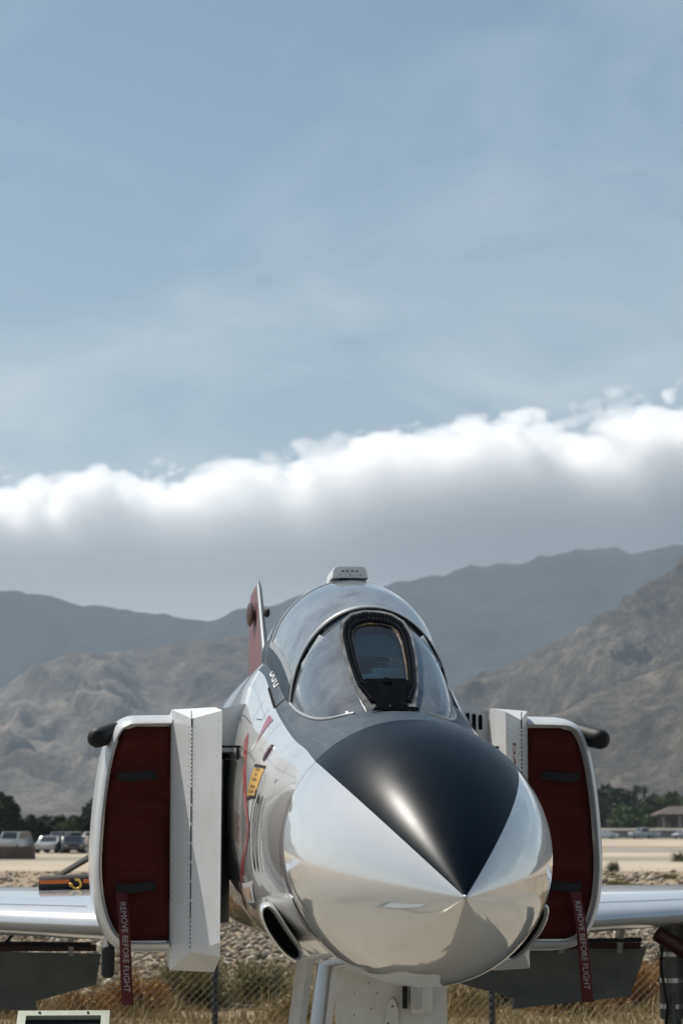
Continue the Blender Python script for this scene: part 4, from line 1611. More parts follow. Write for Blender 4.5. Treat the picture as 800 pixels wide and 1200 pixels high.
def rock_mat(name, c1, c2, c3, scale):
    m = bpy.data.materials.new(name)
    m.use_nodes = True
    nt = m.node_tree
    b = nt.nodes['Principled BSDF']
    b.inputs['Roughness'].default_value = 1.0
    b.inputs['Specular IOR Level'].default_value = 0.05
    tc = nt.nodes.new('ShaderNodeTexCoord')
    n = nt.nodes.new('ShaderNodeTexNoise')
    n.inputs['Scale'].default_value = scale
    n.inputs['Detail'].default_value = 12
    n.inputs['Roughness'].default_value = 0.8
    n.inputs['Distortion'].default_value = 0.4
    nt.links.new(tc.outputs['Object'], n.inputs['Vector'])
    rp = nt.nodes.new('ShaderNodeValToRGB')
    e = rp.color_ramp.elements
    e[0].position, e[0].color = 0.40, (*c1, 1)
    e[1].position, e[1].color = 0.62, (*c3, 1)
    k = e.new(0.5)
    k.color = (*c2, 1)
    nt.links.new(n.outputs['Fac'], rp.inputs['Fac'])
    n3 = nt.nodes.new('ShaderNodeTexNoise')  # broad tone patches paint lit slopes and dark gullies into the rock colour
    n3.inputs['Scale'].default_value = scale * 0.12
    n3.inputs['Detail'].default_value = 6
    nt.links.new(tc.outputs['Object'], n3.inputs['Vector'])
    mr = nt.nodes.new('ShaderNodeMapRange')
    mr.inputs[1].default_value, mr.inputs[2].default_value = 0.38, 0.62
    mr.inputs[3].default_value, mr.inputs[4].default_value = 0.6, 1.25
    nt.links.new(n3.outputs['Fac'], mr.inputs[0])
    ml = nt.nodes.new('ShaderNodeVectorMath')
    ml.operation = 'SCALE'
    nt.links.new(rp.outputs['Color'], ml.inputs[0])
    nt.links.new(mr.outputs[0], ml.inputs['Scale'])
    nt.links.new(ml.outputs[0], b.inputs['Base Color'])
    n2 = nt.nodes.new('ShaderNodeTexNoise')
    n2.inputs['Scale'].default_value = scale * 1.6
    n2.inputs['Detail'].default_value = 10
    n2.inputs['Roughness'].default_value = 0.75
    nt.links.new(tc.outputs['Object'], n2.inputs['Vector'])
    bp = nt.nodes.new('ShaderNodeBump')
    bp.inputs['Strength'].default_value = 1.0
    bp.inputs['Distance'].default_value = 22.0
    nt.links.new(n2.outputs['Fac'], bp.inputs['Height'])
    nt.links.new(bp.outputs['Normal'], b.inputs['Normal'])
    return m


m_rock_near = rock_mat('near_rock', (0.095, 0.083, 0.071), (0.185, 0.158, 0.130), (0.36, 0.30, 0.24), 0.034)
m_rock_mid = rock_mat('mid_rock', (0.12, 0.107, 0.094), (0.22, 0.192, 0.163), (0.37, 0.31, 0.255), 0.028)
m_rock_far = rock_mat('far_rock', (0.030, 0.034, 0.036), (0.045, 0.048, 0.048), (0.065, 0.066, 0.064), 0.006)


def pxs(depth, pairs):
    return [(p - 400) / 2900 * depth for p, _ in pairs], [(966 - y) / 2900 * depth for _, y in pairs]


a, b = pxs(6300, [(-900, 640), (-300, 660), (0, 690), (60, 694), (150, 706), (200, 715), (240, 721), (280, 706), (350, 690), (480, 675), (560, 657), (640, 639), (720, 630), (800, 626), (1000, 610), (1700, 650)])
mountain('far_mountains', 'blue-grey mountain range fading into haze under the cloud', -2900, 2900, 5200, 6300, 7000, a, b, m_rock_far, 560, 140, amp=0.12, lam=700, seed=3.3, power=0.9, rough=0.03)
a, b = pxs(4300, [(-900, 800), (-300, 830), (0, 806), (60, 777), (140, 757), (200, 747), (260, 740), (320, 752), (420, 800), (560, 850), (900, 900), (1700, 930)])
mountain('left_mountain', 'hazy brown desert ridge behind the left of the jet', -2200, 1400, 2900, 4300, 5000, a, b, m_rock_mid, 760, 280, amp=0.34, lam=330, seed=8.1, power=1.2, rough=0.10, spur=-0.75)
a, b = pxs(3300, [(-900, 955), (200, 940), (400, 880), (480, 830), (540, 796), (600, 765), (650, 738), (700, 702), (750, 672), (800, 648), (900, 610), (1200, 640), (1700, 700)])
mountain('right_mountain', 'rugged grey-brown mountain rising at the right', -500, 1700, 2350, 3300, 3900, a, b, m_rock_near, 800, 320, amp=0.32, lam=260, seed=1.7, power=1.1, rough=0.11, spur=-0.6)
a, b = pxs(2500, [(-900, 955), (300, 945), (450, 915), (560, 870), (640, 832), (700, 802), (760, 776), (800, 760), (900, 720), (1200, 740), (1700, 800)])
mountain('foothill', 'tan foothill ridge below the right mountain', -300, 1300, 1750, 2500, 3000, a, b, m_rock_near, 600, 240, amp=0.32, lam=220, seed=5.2, power=1.2, rough=0.11, spur=-0.6)

# ------------------------------------------------------------------ haze
mb = MB()
mb.box((0, 2950, 419), (6800, 8900, 840))
haze = mb.build('haze', [])
haze['kind'] = 'stuff'
hm = bpy.data.materials.new('haze_air')
hm.use_nodes = True
hm.node_tree.nodes.clear()
ho = hm.node_tree.nodes.new('ShaderNodeOutputMaterial')
hv = hm.node_tree.nodes.new('ShaderNodeVolumePrincipled')
hv.inputs['Color'].default_value = (0.66, 0.80, 0.95, 1)
hv.inputs['Density'].default_value = 7.5e-5
hv.inputs['Anisotropy'].default_value = 0.0
hm.node_tree.links.new(hv.outputs[0], ho.inputs['Volume'])
haze.data.materials.append(hm)


# ------------------------------------------------------------------ cloud bank behind the mountains
def cloud_mat():
    m = bpy.data.materials.new('cloud_vapour')
    m.use_nodes = True
    nt = m.node_tree
    nt.nodes.clear()
    N, L = nt.nodes.new, nt.links.new

    def math_(op, a, b=None, c=None, clamp=False):
        n = N('ShaderNodeMath')
        n.operation = op
        n.use_clamp = clamp
        for i, v in enumerate((a, b, c)):
            if v is None:
                continue
            if isinstance(v, (int, float)):
                n.inputs[i].default_value = v
            else:
                L(v, n.inputs[i])
        return n.outputs[0]

    def mapr(v, a, b, c, d, smooth=False):
        n = N('ShaderNodeMapRange')
        n.interpolation_type = 'SMOOTHSTEP' if smooth else 'LINEAR'
        n.inputs[1].default_value, n.inputs[2].default_value, n.inputs[3].default_value, n.inputs[4].default_value = a, b, c, d
        L(v, n.inputs[0])
        return n.outputs[0]

    def noise(scale, detail, rough, vec, dist=0.0):
        n = N('ShaderNodeTexNoise')
        n.inputs['Scale'].default_value = scale
        n.inputs['Detail'].default_value = detail
        n.inputs['Roughness'].default_value = rough
        n.inputs['Distortion'].default_value = dist
        L(vec, n.inputs['Vector'])
        return n.outputs['Fac']

    out = N('ShaderNodeOutputMaterial')
    pv = N('ShaderNodeVolumePrincipled')
    pv.inputs['Color'].default_value = (0.992, 0.992, 0.993, 1)
    pv.inputs['Anisotropy'].default_value = 0.45
    tc = N('ShaderNodeTexCoord')
    sp = N('ShaderNodeSeparateXYZ')
    L(tc.outputs['Object'], sp.inputs[0])
    x, z = sp.outputs['X'], sp.outputs['Z']
    top = math_('ADD', mapr(x, -420, 320, 1120, 1275, True), mapr(x, 250, 1300, 0, 95))
    big = noise(0.0032, 2, 0.5, tc.outputs['Object'])
    top = math_('ADD', top, math_('MULTIPLY', math_('SUBTRACT', big, 0.5), 190))
    d = math_('SUBTRACT', top, z)
    h = mapr(d, -120, 190, -1.0, 1.0)
    base = mapr(z, 640, 800, 0.0, 1.0, True)
    mp = N('ShaderNodeMapping')
    mp.inputs['Scale'].default_value = (0.8, 0.8, 1.35)
    L(tc.outputs['Object'], mp.inputs['Vector'])
    n1 = noise(0.0070, 6, 0.58, mp.outputs['Vector'])
    wv = N('ShaderNodeVectorMath')
    wv.operation = 'MULTIPLY_ADD'
    cn = N('ShaderNodeTexNoise')
    cn.inputs['Scale'].default_value = 0.006
    cn.inputs['Detail'].default_value = 2
    L(mp.outputs['Vector'], cn.inputs['Vector'])
    L(cn.outputs['Color'], wv.inputs[0])
    wv.inputs[1].default_value = (160, 160, 160)
    L(mp.outputs['Vector'], wv.inputs[2])

    def puffs(scale):
        v = N('ShaderNodeTexVoronoi')
        v.feature = 'F1'
        v.inputs['Scale'].default_value = scale
        L(wv.outputs[0], v.inputs['Vector'])
        return v.outputs['Distance']
    e = math_('ADD', h, math_('MULTIPLY', math_('SUBTRACT', n1, 0.5), 1.3))
    e = math_('ADD', e, math_('MULTIPLY', math_('SUBTRACT', 0.47, puffs(0.0044)), 1.25))
    e = math_('ADD', e, math_('MULTIPLY', math_('SUBTRACT', 0.47, puffs(0.0125)), 0.72))
    dens = math_('MULTIPLY', e, 4.0, clamp=True)
    dens = math_('MULTIPLY', dens, base)
    dens = math_('MULTIPLY', dens, CLOUD_D)
    L(dens, pv.inputs['Density'])
    L(pv.outputs[0], out.inputs['Volume'])
    m.cycles.volume_step_rate = CLOUD_STEP
    return m


CLOUD_D, CLOUD_STEP = 0.022, 0.40
mb = MB()
mb.box((0, 8200, 1120), (5600, 1300, 1000))
cloud = mb.build('cloud_bank', cloud_mat())
tag(cloud, 'long white cloud bank with a grey underside lying along the mountain tops', 'cloud', kind='stuff')


# ------------------------------------------------------------------ chain-link fence behind the jet
FY = 28.0
m_wire = mat('galvanised_wire', (0.26, 0.24, 0.19), 0.5, metal=0.3)
m_post = mat('dark_fence_post', (0.035, 0.045, 0.052), 0.5, metal=0.3, var=0.4, vscale=20)
fence = thing('chain_link_fence', 'chain-link fence on dark steel posts behind the jet', 'fence', (0, FY, 0))
FH = 1.47
post_x = [-1.42 + 3.11 * k for k in range(-4, 6)]
for x in post_x:
    mb = MB()
    mb.tube([(x, 0, 0), (x, 0, FH + 0.03)], 0.036, 12)
    mb.ball((x, 0, FH + 0.03), (0.042, 0.042, 0.03), 10, 6)
    mb.build('post', m_post, fence, smooth=50)
mb = MB()
mb.tube([(post_x[0], 0, FH), (post_x[-1], 0, FH)], 0.020, 8)
mb.build('top_rail', m_post, fence, smooth=50)
mb = MB()
pit, x0, x1 = 0.088, post_x[0], post_x[-1]
for sgn in (-1, 1):
    c = x0 - FH
    while c < x1 + FH:
        pa, pb = (c, 0.02), (c + FH - 0.03, FH - 0.01)
        if sgn < 0:
            pa, pb = (x1 + x0 - pa[0], pa[1]), (x1 + x0 - pb[0], pb[1])
        # clip to the fence length
        (ax, az), (bx_, bz_) = pa, pb
        t0, t1 = 0.0, 1.0
        dx = bx_ - ax
        for lim, s_ in ((x0, 1), (x1, -1)):
            if abs(dx) > 1e-9:
                t_ = (lim - ax) / dx
                if (dx > 0) == (s_ > 0):
                    t0 = max(t0, t_)
                else:
                    t1 = min(t1, t_)
        if t1 > t0:
            A = (ax + dx * t0, sgn * 0.003 - 0.045, az + (bz_ - az) * t0)
            B = (ax + dx * t1, sgn * 0.003 - 0.045, az + (bz_ - az) * t1)
            mb.tube([A, B], 0.0024, 4, caps=False)
        c += pit
mb.build('wire_mesh', m_wire, fence, fix=False)['kind'] = 'stuff'


# ------------------------------------------------------------------ plants
def leaf_mat(name, c1, c2, scale=3.0, rough=0.75):
    m = mat(name, c1, rough, spec=0.2, var=1.0, vscale=scale, vcolor=c2)
    return m


m_rust = leaf_mat('rust_dry_stems', (0.42, 0.235, 0.08), (0.24, 0.13, 0.045), 6)
m_straw = leaf_mat('straw_stems', (0.40, 0.31, 0.15), (0.26, 0.20, 0.09), 6)
m_olive = leaf_mat('olive_leaves', (0.15, 0.15, 0.06), (0.29, 0.25, 0.11), 5)
m_wood = mat('twig_wood', (0.12, 0.085, 0.055), 0.9)
m_tree = leaf_mat('dark_tree_leaves', (0.020, 0.032, 0.015), (0.038, 0.055, 0.02), 0.5)
m_tree2 = leaf_mat('mid_tree_leaves', (0.055, 0.085, 0.028), (0.09, 0.11, 0.04), 0.5)
m_palm = leaf_mat('palm_leaves', (0.028, 0.042, 0.022), (0.05, 0.06, 0.03), 0.8)
m_bark = mat('tree_bark', (0.11, 0.085, 0.065), 0.9, var=0.5, vscale=8)


def quads(name, C, U, V, m, parent=None, shape=None):
    """many small leaf faces: centres C, half axes U and V (n,3); pointed rhombs"""
    n = len(C)
    vs = np.empty((n, 4, 3))
    vs[:, 0], vs[:, 1], vs[:, 2], vs[:, 3] = C - U, C - V, C + U, C + V
    me = bpy.data.meshes.new(name)
    me.vertices.add(n * 4)
    me.vertices.foreach_set('co', vs.ravel())
    me.loops.add(n * 4)
    me.loops.foreach_set('vertex_index', np.arange(n * 4))
    me.polygons.add(n)
    me.polygons.foreach_set('loop_start', np.arange(0, n * 4, 4))
    me.update()
    me.materials.append(m)
    o = bpy.data.objects.new(name, me)
    COL.objects.link(o)
    if parent is not None:
        o.parent = parent
    return o


def unit(n, r):
    v = r.normal(size=(n, 3))
    return v / np.linalg.norm(v, axis=1, keepdims=True)


def bush(label, x, y, rad, h, m, seed, n=1500, group='dry bushes behind the fence', leafy=0.5):
    r = np.random.default_rng(seed)
    root = thing('bush', label, 'bush', (x, y, 0), 0, group)
    # stems
    a = r.random(n) * 2 * np.pi
    el = np.arccos(r.random(n) ** 0.8 * 0.97)
    ln = (0.55 + 0.5 * r.random(n))
    D = np.stack([np.cos(a) * np.sin(el), np.sin(a) * np.sin(el), np.cos(el)], 1)
    lump = 0.8 + 0.25 * np.sin(a * 3 + seed) * np.sin(el * 2.5 + seed)
    end = D * np.array([rad, rad, h]) * (ln * lump)[:, None]
    t0 = 0.25 + 0.35 * r.random(n)
    A = end * t0[:, None] * 0.8
    C = (A + end) / 2
    U = (end - A) / 2
    W = np.cross(U, unit(n, r))
    W = W / (np.linalg.norm(W, axis=1, keepdims=True) + 1e-9) * (0.0035 + 0.004 * r.random(n))[:, None]
    nl = int(n * leafy)
    k = r.integers(0, n, nl)
    LC = end[k] * (0.7 + 0.35 * r.random(nl))[:, None]
    LU = unit(nl, r) * (0.018 + 0.016 * r.random(nl))[:, None]
    LV = np.cross(LU, unit(nl, r)) * 0.55
    C, U, W = np.vstack([C, LC]), np.vstack([U, LU]), np.vstack([W, LV])
    C[:, 2] = np.maximum(C[:, 2], 0.01)
    quads('foliage', C, U, W, m, root)
    mb = MB()
    for q in range(5):
        aa = q * 1.26 + seed
        mb.tube([(0, 0, 0), (0.15 * rad * math.cos(aa), 0.15 * rad * math.sin(aa), 0.25 * h), (0.4 * rad * math.cos(aa), 0.4 * rad * math.sin(aa), 0.55 * h)], [0.016, 0.011, 0.004], 5)
    mb.build('stems', m_wood, root)
    return root


def gx_at(px, y):
    return (px - 400) / 2900 * y


for i, (px, y, rad, h, m, lab, n) in enumerate((
        (12, 30.2, 0.62, 0.50, m_straw, 'straw-coloured dry bush under the tip of the left flap', 1500),
        (95, 29.3, 0.50, 0.36, m_rust, 'rust-brown dry bush low beside the information board', 1500),
        (165, 30.3, 0.62, 0.50, m_rust, 'rust-brown dry bush below the left warning ribbon', 1700),
        (228, 31.5, 0.62, 0.62, m_olive, 'olive-green bush touching the left fence post', 2000),
        (305, 32.3, 0.55, 0.52, m_olive, 'olive-green bush between the left fence post and the nose gear', 1800),
        (350, 29.4, 0.42, 0.33, m_straw, 'straw-coloured tuft behind the nose gear side door', 1200),
        (540, 30.4, 0.50, 0.42, m_straw, 'straw-coloured bush just right of the nose gear door', 1400),
        (597, 31.6, 0.52, 0.48, m_olive, 'olive-green bush right beside the right fence post', 1700),
        (668, 30.4, 0.62, 0.56, m_rust, 'rust-brown dry bush below the right warning ribbon', 1900),
        (735, 31.2, 0.66, 0.66, m_rust, 'tall rust-brown dry bush beside the right main wheel strut', 2000),
        (800, 33.0, 0.70, 0.70, m_rust, 'rust-brown dry bush behind the right main wheel strut', 1900))):
    bush(lab, gx_at(px, y), y, rad * 1.15, h * 1.3, m, 100 + i, int(n * 1.5))
for i, (px, y, rad, h, lab) in enumerate(((718, 121, 0.55, 0.75, 'small green shrub on the dirt above the right wing'), (795, 152, 0.8, 0.95, 'grey-green shrub on the road edge at the right picture edge'),
                                          (724, 93, 0.8, 0.35, 'low dark tuft on the dirt just over the right wing root'), (782, 105, 0.7, 0.35, 'low brown tuft on the dirt over the right wing'))):
    bush(lab, gx_at(px, y), y, rad, h, m_tree2 if i < 2 else m_olive, 300 + i, 700, 'shrubs on the open dirt', leafy=1.5)

# loose dry grass and scrub on the dirt: ground cover
r = np.random.default_rng(5)
n = 42000
yy = 28.3 + 11 * r.random(n) ** 1.6
xx = (r.random(n) - 0.5) * 17
n2 = 9000
y2 = 60 + 62 * r.random(n2)
x2 = (r.random(n2) - 0.5) * 0.32 * y2 * 1.3
clump = gnoise(x2 / 2.2, y2 / 4.0) > 0.12
x2, y2 = x2[clump], y2[clump]
X = np.r_[xx, x2]
Y = np.r_[yy, y2]
sc_ = np.r_[np.ones(n), np.full(len(x2), 2.2)]
tuft = np.clip(gnoise(X / 0.9 + 3, Y / 1.1) * 1.8 + 0.55, 0.12, 1.5)
hh = (0.05 + 0.32 * r.random(len(X)) ** 1.6 * tuft) * np.where(sc_ > 1, 1.3, 1.0)
lean = unit(len(X), r) * 0.6
U = np.stack([lean[:, 0], lean[:, 1], np.ones(len(X))], 1) * hh[:, None] / 2
V = np.stack([np.cos(r.random(len(X)) * 6.3), np.sin(r.random(len(X)) * 6.3), np.zeros(len(X))], 1) * (0.006 * sc_)[:, None]
C = np.stack([X, Y, hh / 2], 1)
g = quads('dry_grass', C, U, V, m_straw)
tag(g, 'short dry grass scattered over the dirt beyond the fence', 'grass', kind='stuff')

# gravel and stones: low faceted pebbles
def stones(name, n, x0, x1, y0, y1, smin, smax, m, label, seed, power=1.0):
    r = np.random.default_rng(seed)
    octv = np.array([(1, 0, 0), (-1, 0, 0), (0, 1, 0), (0, -1, 0), (0, 0, 0.7), (0, 0, -0.5), (0.62, 0.62, 0.35), (-0.6, 0.55, 0.4)])
    octf = np.array([(0, 6, 4), (6, 2, 4), (2, 7, 4), (7, 1, 4), (1, 3, 4), (3, 0, 4), (0, 2, 6), (2, 1, 7), (0, 3, 5), (3, 1, 5), (1, 2, 5), (2, 0, 5)])
    y = y0 + (y1 - y0) * r.random(n) ** power
    x = x0 + (x1 - x0) * r.random(n)
    s = smin + (smax - smin) * r.random(n) ** 2.6
    a = r.random(n) * 6.28
    jit = 1 + 0.3 * r.normal(size=(n, 8, 3))
    P = octv[None] * jit
    ca, sa = np.cos(a)[:, None], np.sin(a)[:, None]
    px_, py_ = P[:, :, 0] * ca - P[:, :, 1] * sa, P[:, :, 0] * sa + P[:, :, 1] * ca
    V = np.stack([px_ * s[:, None] + x[:, None], py_ * s[:, None] + y[:, None], P[:, :, 2] * s[:, None] + s[:, None] * 0.2], -1)
    F = (octf[None] + (np.arange(n) * 8)[:, None, None]).reshape(-1)
    me = bpy.data.meshes.new(name)
    me.vertices.add(n * 8)
    me.vertices.foreach_set('co', V.ravel())
    me.loops.add(len(F))
    me.loops.foreach_set('vertex_index', F)
    me.polygons.add(len(F) // 3)
    me.polygons.foreach_set('loop_start', np.arange(0, len(F), 3))
    me.update()
    me.materials.append(m)
    o = bpy.data.objects.new(name, me)
    COL.objects.link(o)
    return tag(o, label, 'gravel', kind='stuff')


def stone_mat():
    m = mat('mixed_stones', (0.30, 0.25, 0.19), 0.9)
    nt = m.node_tree
    b = nt.nodes['Principled BSDF']
    gi = nt.nodes.new('ShaderNodeNewGeometry')
    rp = nt.nodes.new('ShaderNodeValToRGB')
    rp.color_ramp.interpolation = 'LINEAR'
    e = rp.color_ramp.elements
    e[0].color, e[1].color = (0.06, 0.055, 0.05, 1), (0.52, 0.48, 0.41, 1)
    for p, c in ((0.22, (0.15, 0.10, 0.06, 1)), (0.5, (0.22, 0.18, 0.13, 1)), (0.82, (0.30, 0.25, 0.18, 1))):
        k = e.new(p)
        k.color = c
    nt.links.new(gi.outputs['Random Per Island'], rp.inputs['Fac'])
    nt.links.new(rp.outputs['Color'], b.inputs['Base Color'])
    return m


m_stone = stone_mat()
stones('gravel', 22000, -9.5, 9.5, 31, 58, 0.015, 0.12, m_stone, 'mixed grey and brown stones on the dirt beyond the fence', 3)
stones('scattered_stones', 3500, -22, 22, 58, 120, 0.04, 0.20, m_stone, 'stones scattered over the open dirt before the taxiway', 4)


def tree(label, x, y, rad, h, m, seed, n=2600, group='trees beyond the airfield', base=0.25):
    r = np.random.default_rng(seed)
    root = thing('tree', label, 'tree', (x, y, 0), 0, group)
    nc = 16
    cc = unit(nc, r) * (r.random(nc) ** 0.4)[:, None]
    cc = cc * np.array([rad * 0.8, rad * 0.8, h * (1 - base) * 0.40]) + np.array([0, 0, h * (base + (1 - base) * 0.52)])
    rc = rad * (0.28 + 0.22 * r.random(nc))
    k = r.integers(0, nc, n)
    d = unit(n, r)
    C = cc[k] + d * (rc[k] * (0.45 + 0.6 * r.random(n)))[:, None]
    ls = rad * 0.11 * (0.6 + 0.8 * r.random(n))
    U = unit(n, r) * ls[:, None]
    V = np.cross(U, unit(n, r)) * 0.7
    C[:, 2] = np.maximum(C[:, 2], 0.05)
    quads('crown', C, U, V, m, root)
    mb = MB()
    mb.tube([(0, 0, 0), (0.03 * rad, 0, h * 0.3), (-0.02 * rad, 0, h * 0.7)], [h * 0.035, h * 0.026, h * 0.008], 7)
    for q in range(4):
        c = cc[q]
        mb.tube([(0, 0, h * 0.25), tuple(c * 0.6 + np.array([0, 0, h * 0.15])), tuple(c)], [h * 0.018, h * 0.011, h * 0.004], 5)
    mb.build('trunk', m_bark, root, smooth=60)
    return root


def palm(label, x, y, h, rad, seed, group='palms beyond the airfield'):
    r = random.Random(seed)
    root = thing('palm_tree', label, 'palm tree', (x, y, 0), 0, group)
    mb = MB()
    lean = r.uniform(-0.05, 0.05) * h
    mb.tube([(0, 0, 0), (lean * 0.4, 0, h * 0.5), (lean, 0, h * 0.9)], [h * 0.035, h * 0.026, h * 0.024], 8)
    mb.build('trunk', m_bark, root, smooth=60)
    mb = MB()
    for i in range(30):
        a = r.uniform(0, 6.28)
        el = r.uniform(-0.5, 1.35)
        L = rad * r.uniform(0.8, 1.1)
        w = rad * 0.2
        P = []
        for t in (0.0, 0.35, 0.7, 1.0):
            rr = L * t * math.cos(el) if el > 0 else L * t * 0.8
            zz = h * 0.9 + L * t * math.sin(el) - 0.45 * L * t * t
            P.append((lean + rr * math.cos(a), rr * math.sin(a), zz))
        side = Vector((-math.sin(a), math.cos(a), 0))
        vs = []
        for t, p in zip((0.4, 1.0, 0.8, 0.1), P):
            vs += [Vector(p) - side * w * t, Vector(p) + Vector((0, 0, w * t * 0.5)), Vector(p) + side * w * t]
        fs = []
        for j in range(3):
            fs += [(3 * j, 3 * j + 1, 3 * j + 4, 3 * j + 3), (3 * j + 1, 3 * j + 2, 3 * j + 5, 3 * j + 4)]
        mb.add(vs, fs)
    mb.build('fronds', m_palm, root, fix=False)
    return root


def zt(px_y, y):
    return CAM_H + (966 - px_y) / 2900 * y


# right-hand grove
for i, (px, y, top, rpx, m, lab) in enumerate((
        (700, 470, 940, 26, m_tree, 'dark tree half hidden behind the right intake'),
        (727, 480, 926, 20, m_tree, 'tall dark round tree right of the right intake'),
        (716, 450, 945, 15, m_tree, 'dark lower tree close to the edge of the right intake'),
        (741, 445, 948, 15, m_tree2, 'mid-green bushy tree left of the two palms'),
        (760, 455, 943, 16, m_tree2, 'mid-green bushy tree below the two palms'),
        (772, 500, 932, 14, m_tree, 'dark tree behind the pavilion roof, left of two'),
        (790, 500, 930, 15, m_tree, 'dark tree behind the pavilion roof at the picture edge'),
        (785, 470, 940, 17, m_tree2, 'mid-green tree just over the pavilion roof'),
        (815, 480, 935, 20, m_tree2, 'mid-green tree over the pavilion, cut by the picture edge'),
        (732, 432, 962, 12, m_tree2, 'low green hedge bush behind the parked truck'),
        (752, 432, 960, 12, m_tree2, 'low green hedge bush right of the parked truck'))):
    h = zt(top, y)
    tree(lab, gx_at(px, y), y, 1.45 * rpx / 2900 * y, h + 0.7, m, 40 + i, 3600)
palm('taller palm with full crown above the right-hand grove', gx_at(748, 452), 452, zt(919, 452), 10 / 2900 * 452, 3)
palm('slimmer palm just right of the full-crowned palm', gx_at(757, 456), 456, zt(919, 456), 7 / 2900 * 456, 4)
palm('small palm left of the pavilion roof', gx_at(767, 470), 470, zt(927, 470), 7 / 2900 * 470, 9)
# left-hand grove
for i, (px, y, top, rpx, m, lab) in enumerate((
        (6, 222, 950, 15, m_tree, 'large dark tree at the left picture edge'),
        (-12, 224, 945, 20, m_tree, 'dark tree cut off by the left picture edge'),
        (24, 222, 968, 14, m_tree, 'dark hedge bush right of the large left tree'),
        (44, 226, 970, 16, m_tree, 'dark hedge bush below the first small palm'),
        (66, 226, 970, 15, m_tree, 'dark hedge bush between the small left palms'),
        (84, 222, 968, 13, m_tree2, 'mid-green bush behind the parked cars on the left'),
        (104, 222, 966, 14, m_tree, 'dark tree close to the edge of the left intake'),
        (120, 226, 958, 18, m_tree, 'dark tree mostly hidden behind the left intake'))):
    tree(lab, gx_at(px, y), y, 1.6 * rpx / 2900 * y, zt(top, y) * 1.4, m, 70 + i, 3600, base=0.03)
for i, (px, top, rp, lab) in enumerate(((35, 958, 7, 'small palm nearest the large tree on the left'), (54, 963, 5, 'shortest small palm on the left'), (66, 959, 6, 'small palm in the middle of the left grove'), (95, 958, 6, 'small palm next to the left intake'))):
    palm(lab, gx_at(px, 232), 232, zt(top, 232) * 1.06, 1.6 * rp / 2900 * 232, 20 + i)


# ------------------------------------------------------------------ parked vehicles
m_cglass = mat('car_glass', (0.02, 0.025, 0.03), 0.08, coat=0.5)
PAINTS = {'white': (0.70, 0.70, 0.69), 'silver': (0.40, 0.41, 0.42), 'grey': (0.12, 0.125, 0.13), 'black': (0.015, 0.015, 0.017), 'tan': (0.35, 0.28, 0.2)}
CP = {k: mat('car_paint_' + k, v, 0.25, coat=0.8) for k, v in PAINTS.items()}
SEDAN = [(-2.15, 0.35), (-2.2, 0.62), (-2.05, 0.80), (-1.35, 0.88), (-0.75, 1.36), (0.55, 1.40), (1.25, 0.95), (2.05, 0.90), (2.2, 0.70), (2.15, 0.35)]
SUV = [(-2.2, 0.4), (-2.25, 0.75), (-2.1, 0.98), (-1.15, 1.05), (-0.65, 1.68), (1.7, 1.70), (2.1, 1.1), (2.2, 0.9), (2.15, 0.4)]
TRUCK = [(-2.6, 0.45), (-2.65, 0.85), (-2.5, 1.05), (-1.3, 1.12), (-0.8, 1.78), (0.35, 1.80), (0.5, 1.15), (2.6, 1.15), (2.65, 0.5)]


def car(name, label, cat, x, y, rz, prof, paint, group):
    root = thing(name, label, cat, (x, y, 0), rz, group)
    mb = MB()
    w = 0.88
    rings = []
    for (yy_, k, top) in ((-w, 0.97, 0.80), (-w * 0.97, 1.0, 0.86), (-w * 0.75, 1.0, 1.0), (w * 0.75, 1.0, 1.0), (w * 0.97, 1.0, 0.86), (w, 0.97, 0.80)):
        rings.append([(px_ * k, yy_ * (1.0 if pz < 1.0 else 0.92), pz if pz < 1.0 else 1.0 + (pz - 1.0) * (1.0 if top > 0.9 else 0.97)) for px_, pz in prof])
    mb.loft(rings, cap0=True, cap1=True)
    mb.build('body', CP[paint], root, smooth=35)
    zmax = max(p[1] for p in prof)
    i_top = [p for p in prof if p[1] > zmax - 0.1]
    xa, xb = i_top[0][0], i_top[-1][0]
    belt = 0.98 if zmax < 1.5 else 1.12
    for sgn in (-1, 1):
        mb = MB()
        yv = sgn * (w * 0.925 + 0.012)
        mb.add([(xa - 0.35, yv, belt), (xb + 0.35 * (zmax < 1.5), yv, belt), (xb - 0.05, yv, zmax - 0.09), (xa + 0.05, yv, zmax - 0.09)], [(0, 1, 2, 3)])
        mb.build('side_window', m_cglass, root, fix=False)
    f0 = [p for p in prof if p[0] < xa][-1]
    d0 = Vector((xa - f0[0], 0, i_top[0][1] - f0[1]))
    nrm = Vector((-d0.z, 0, d0.x)).normalized() * 0.015
    mb = MB()
    P0, P1 = Vector((f0[0], 0, f0[1])) + d0 * 0.08 + nrm, Vector((f0[0], 0, f0[1])) + d0 * 0.92 + nrm
    mb.add([(P0.x, -0.70, P0.z), (P0.x, 0.70, P0.z), (P1.x, 0.62, P1.z), (P1.x, -0.62, P1.z)], [(0, 1, 2, 3)])
    mb.build('windscreen', m_cglass, root, fix=False)
    for sx in (-1.35, 1.35):
        for sy in (-1, 1):
            mb = MB()
            mb.tube([(sx, sy * 0.66, 0.33), (sx, sy * 0.90, 0.33)], 0.33, 16)
            wl_ = mb.build('wheel', M['rubber'], root, smooth=40)
            mb = MB()
            mb.tube([(sx, sy * 0.895, 0.33), (sx, sy * 0.912, 0.33)], 0.19, 12)
            mb.build('rim', M['metal'], wl_, smooth=40)
    for sy in (-1, 1):
        mb = MB()
        mb.box((prof[1][0] - 0.01, sy * 0.62, prof[1][1] + 0.02), (0.05, 0.30, 0.13))
        mb.build('headlight', M['lens'], root)
    return root


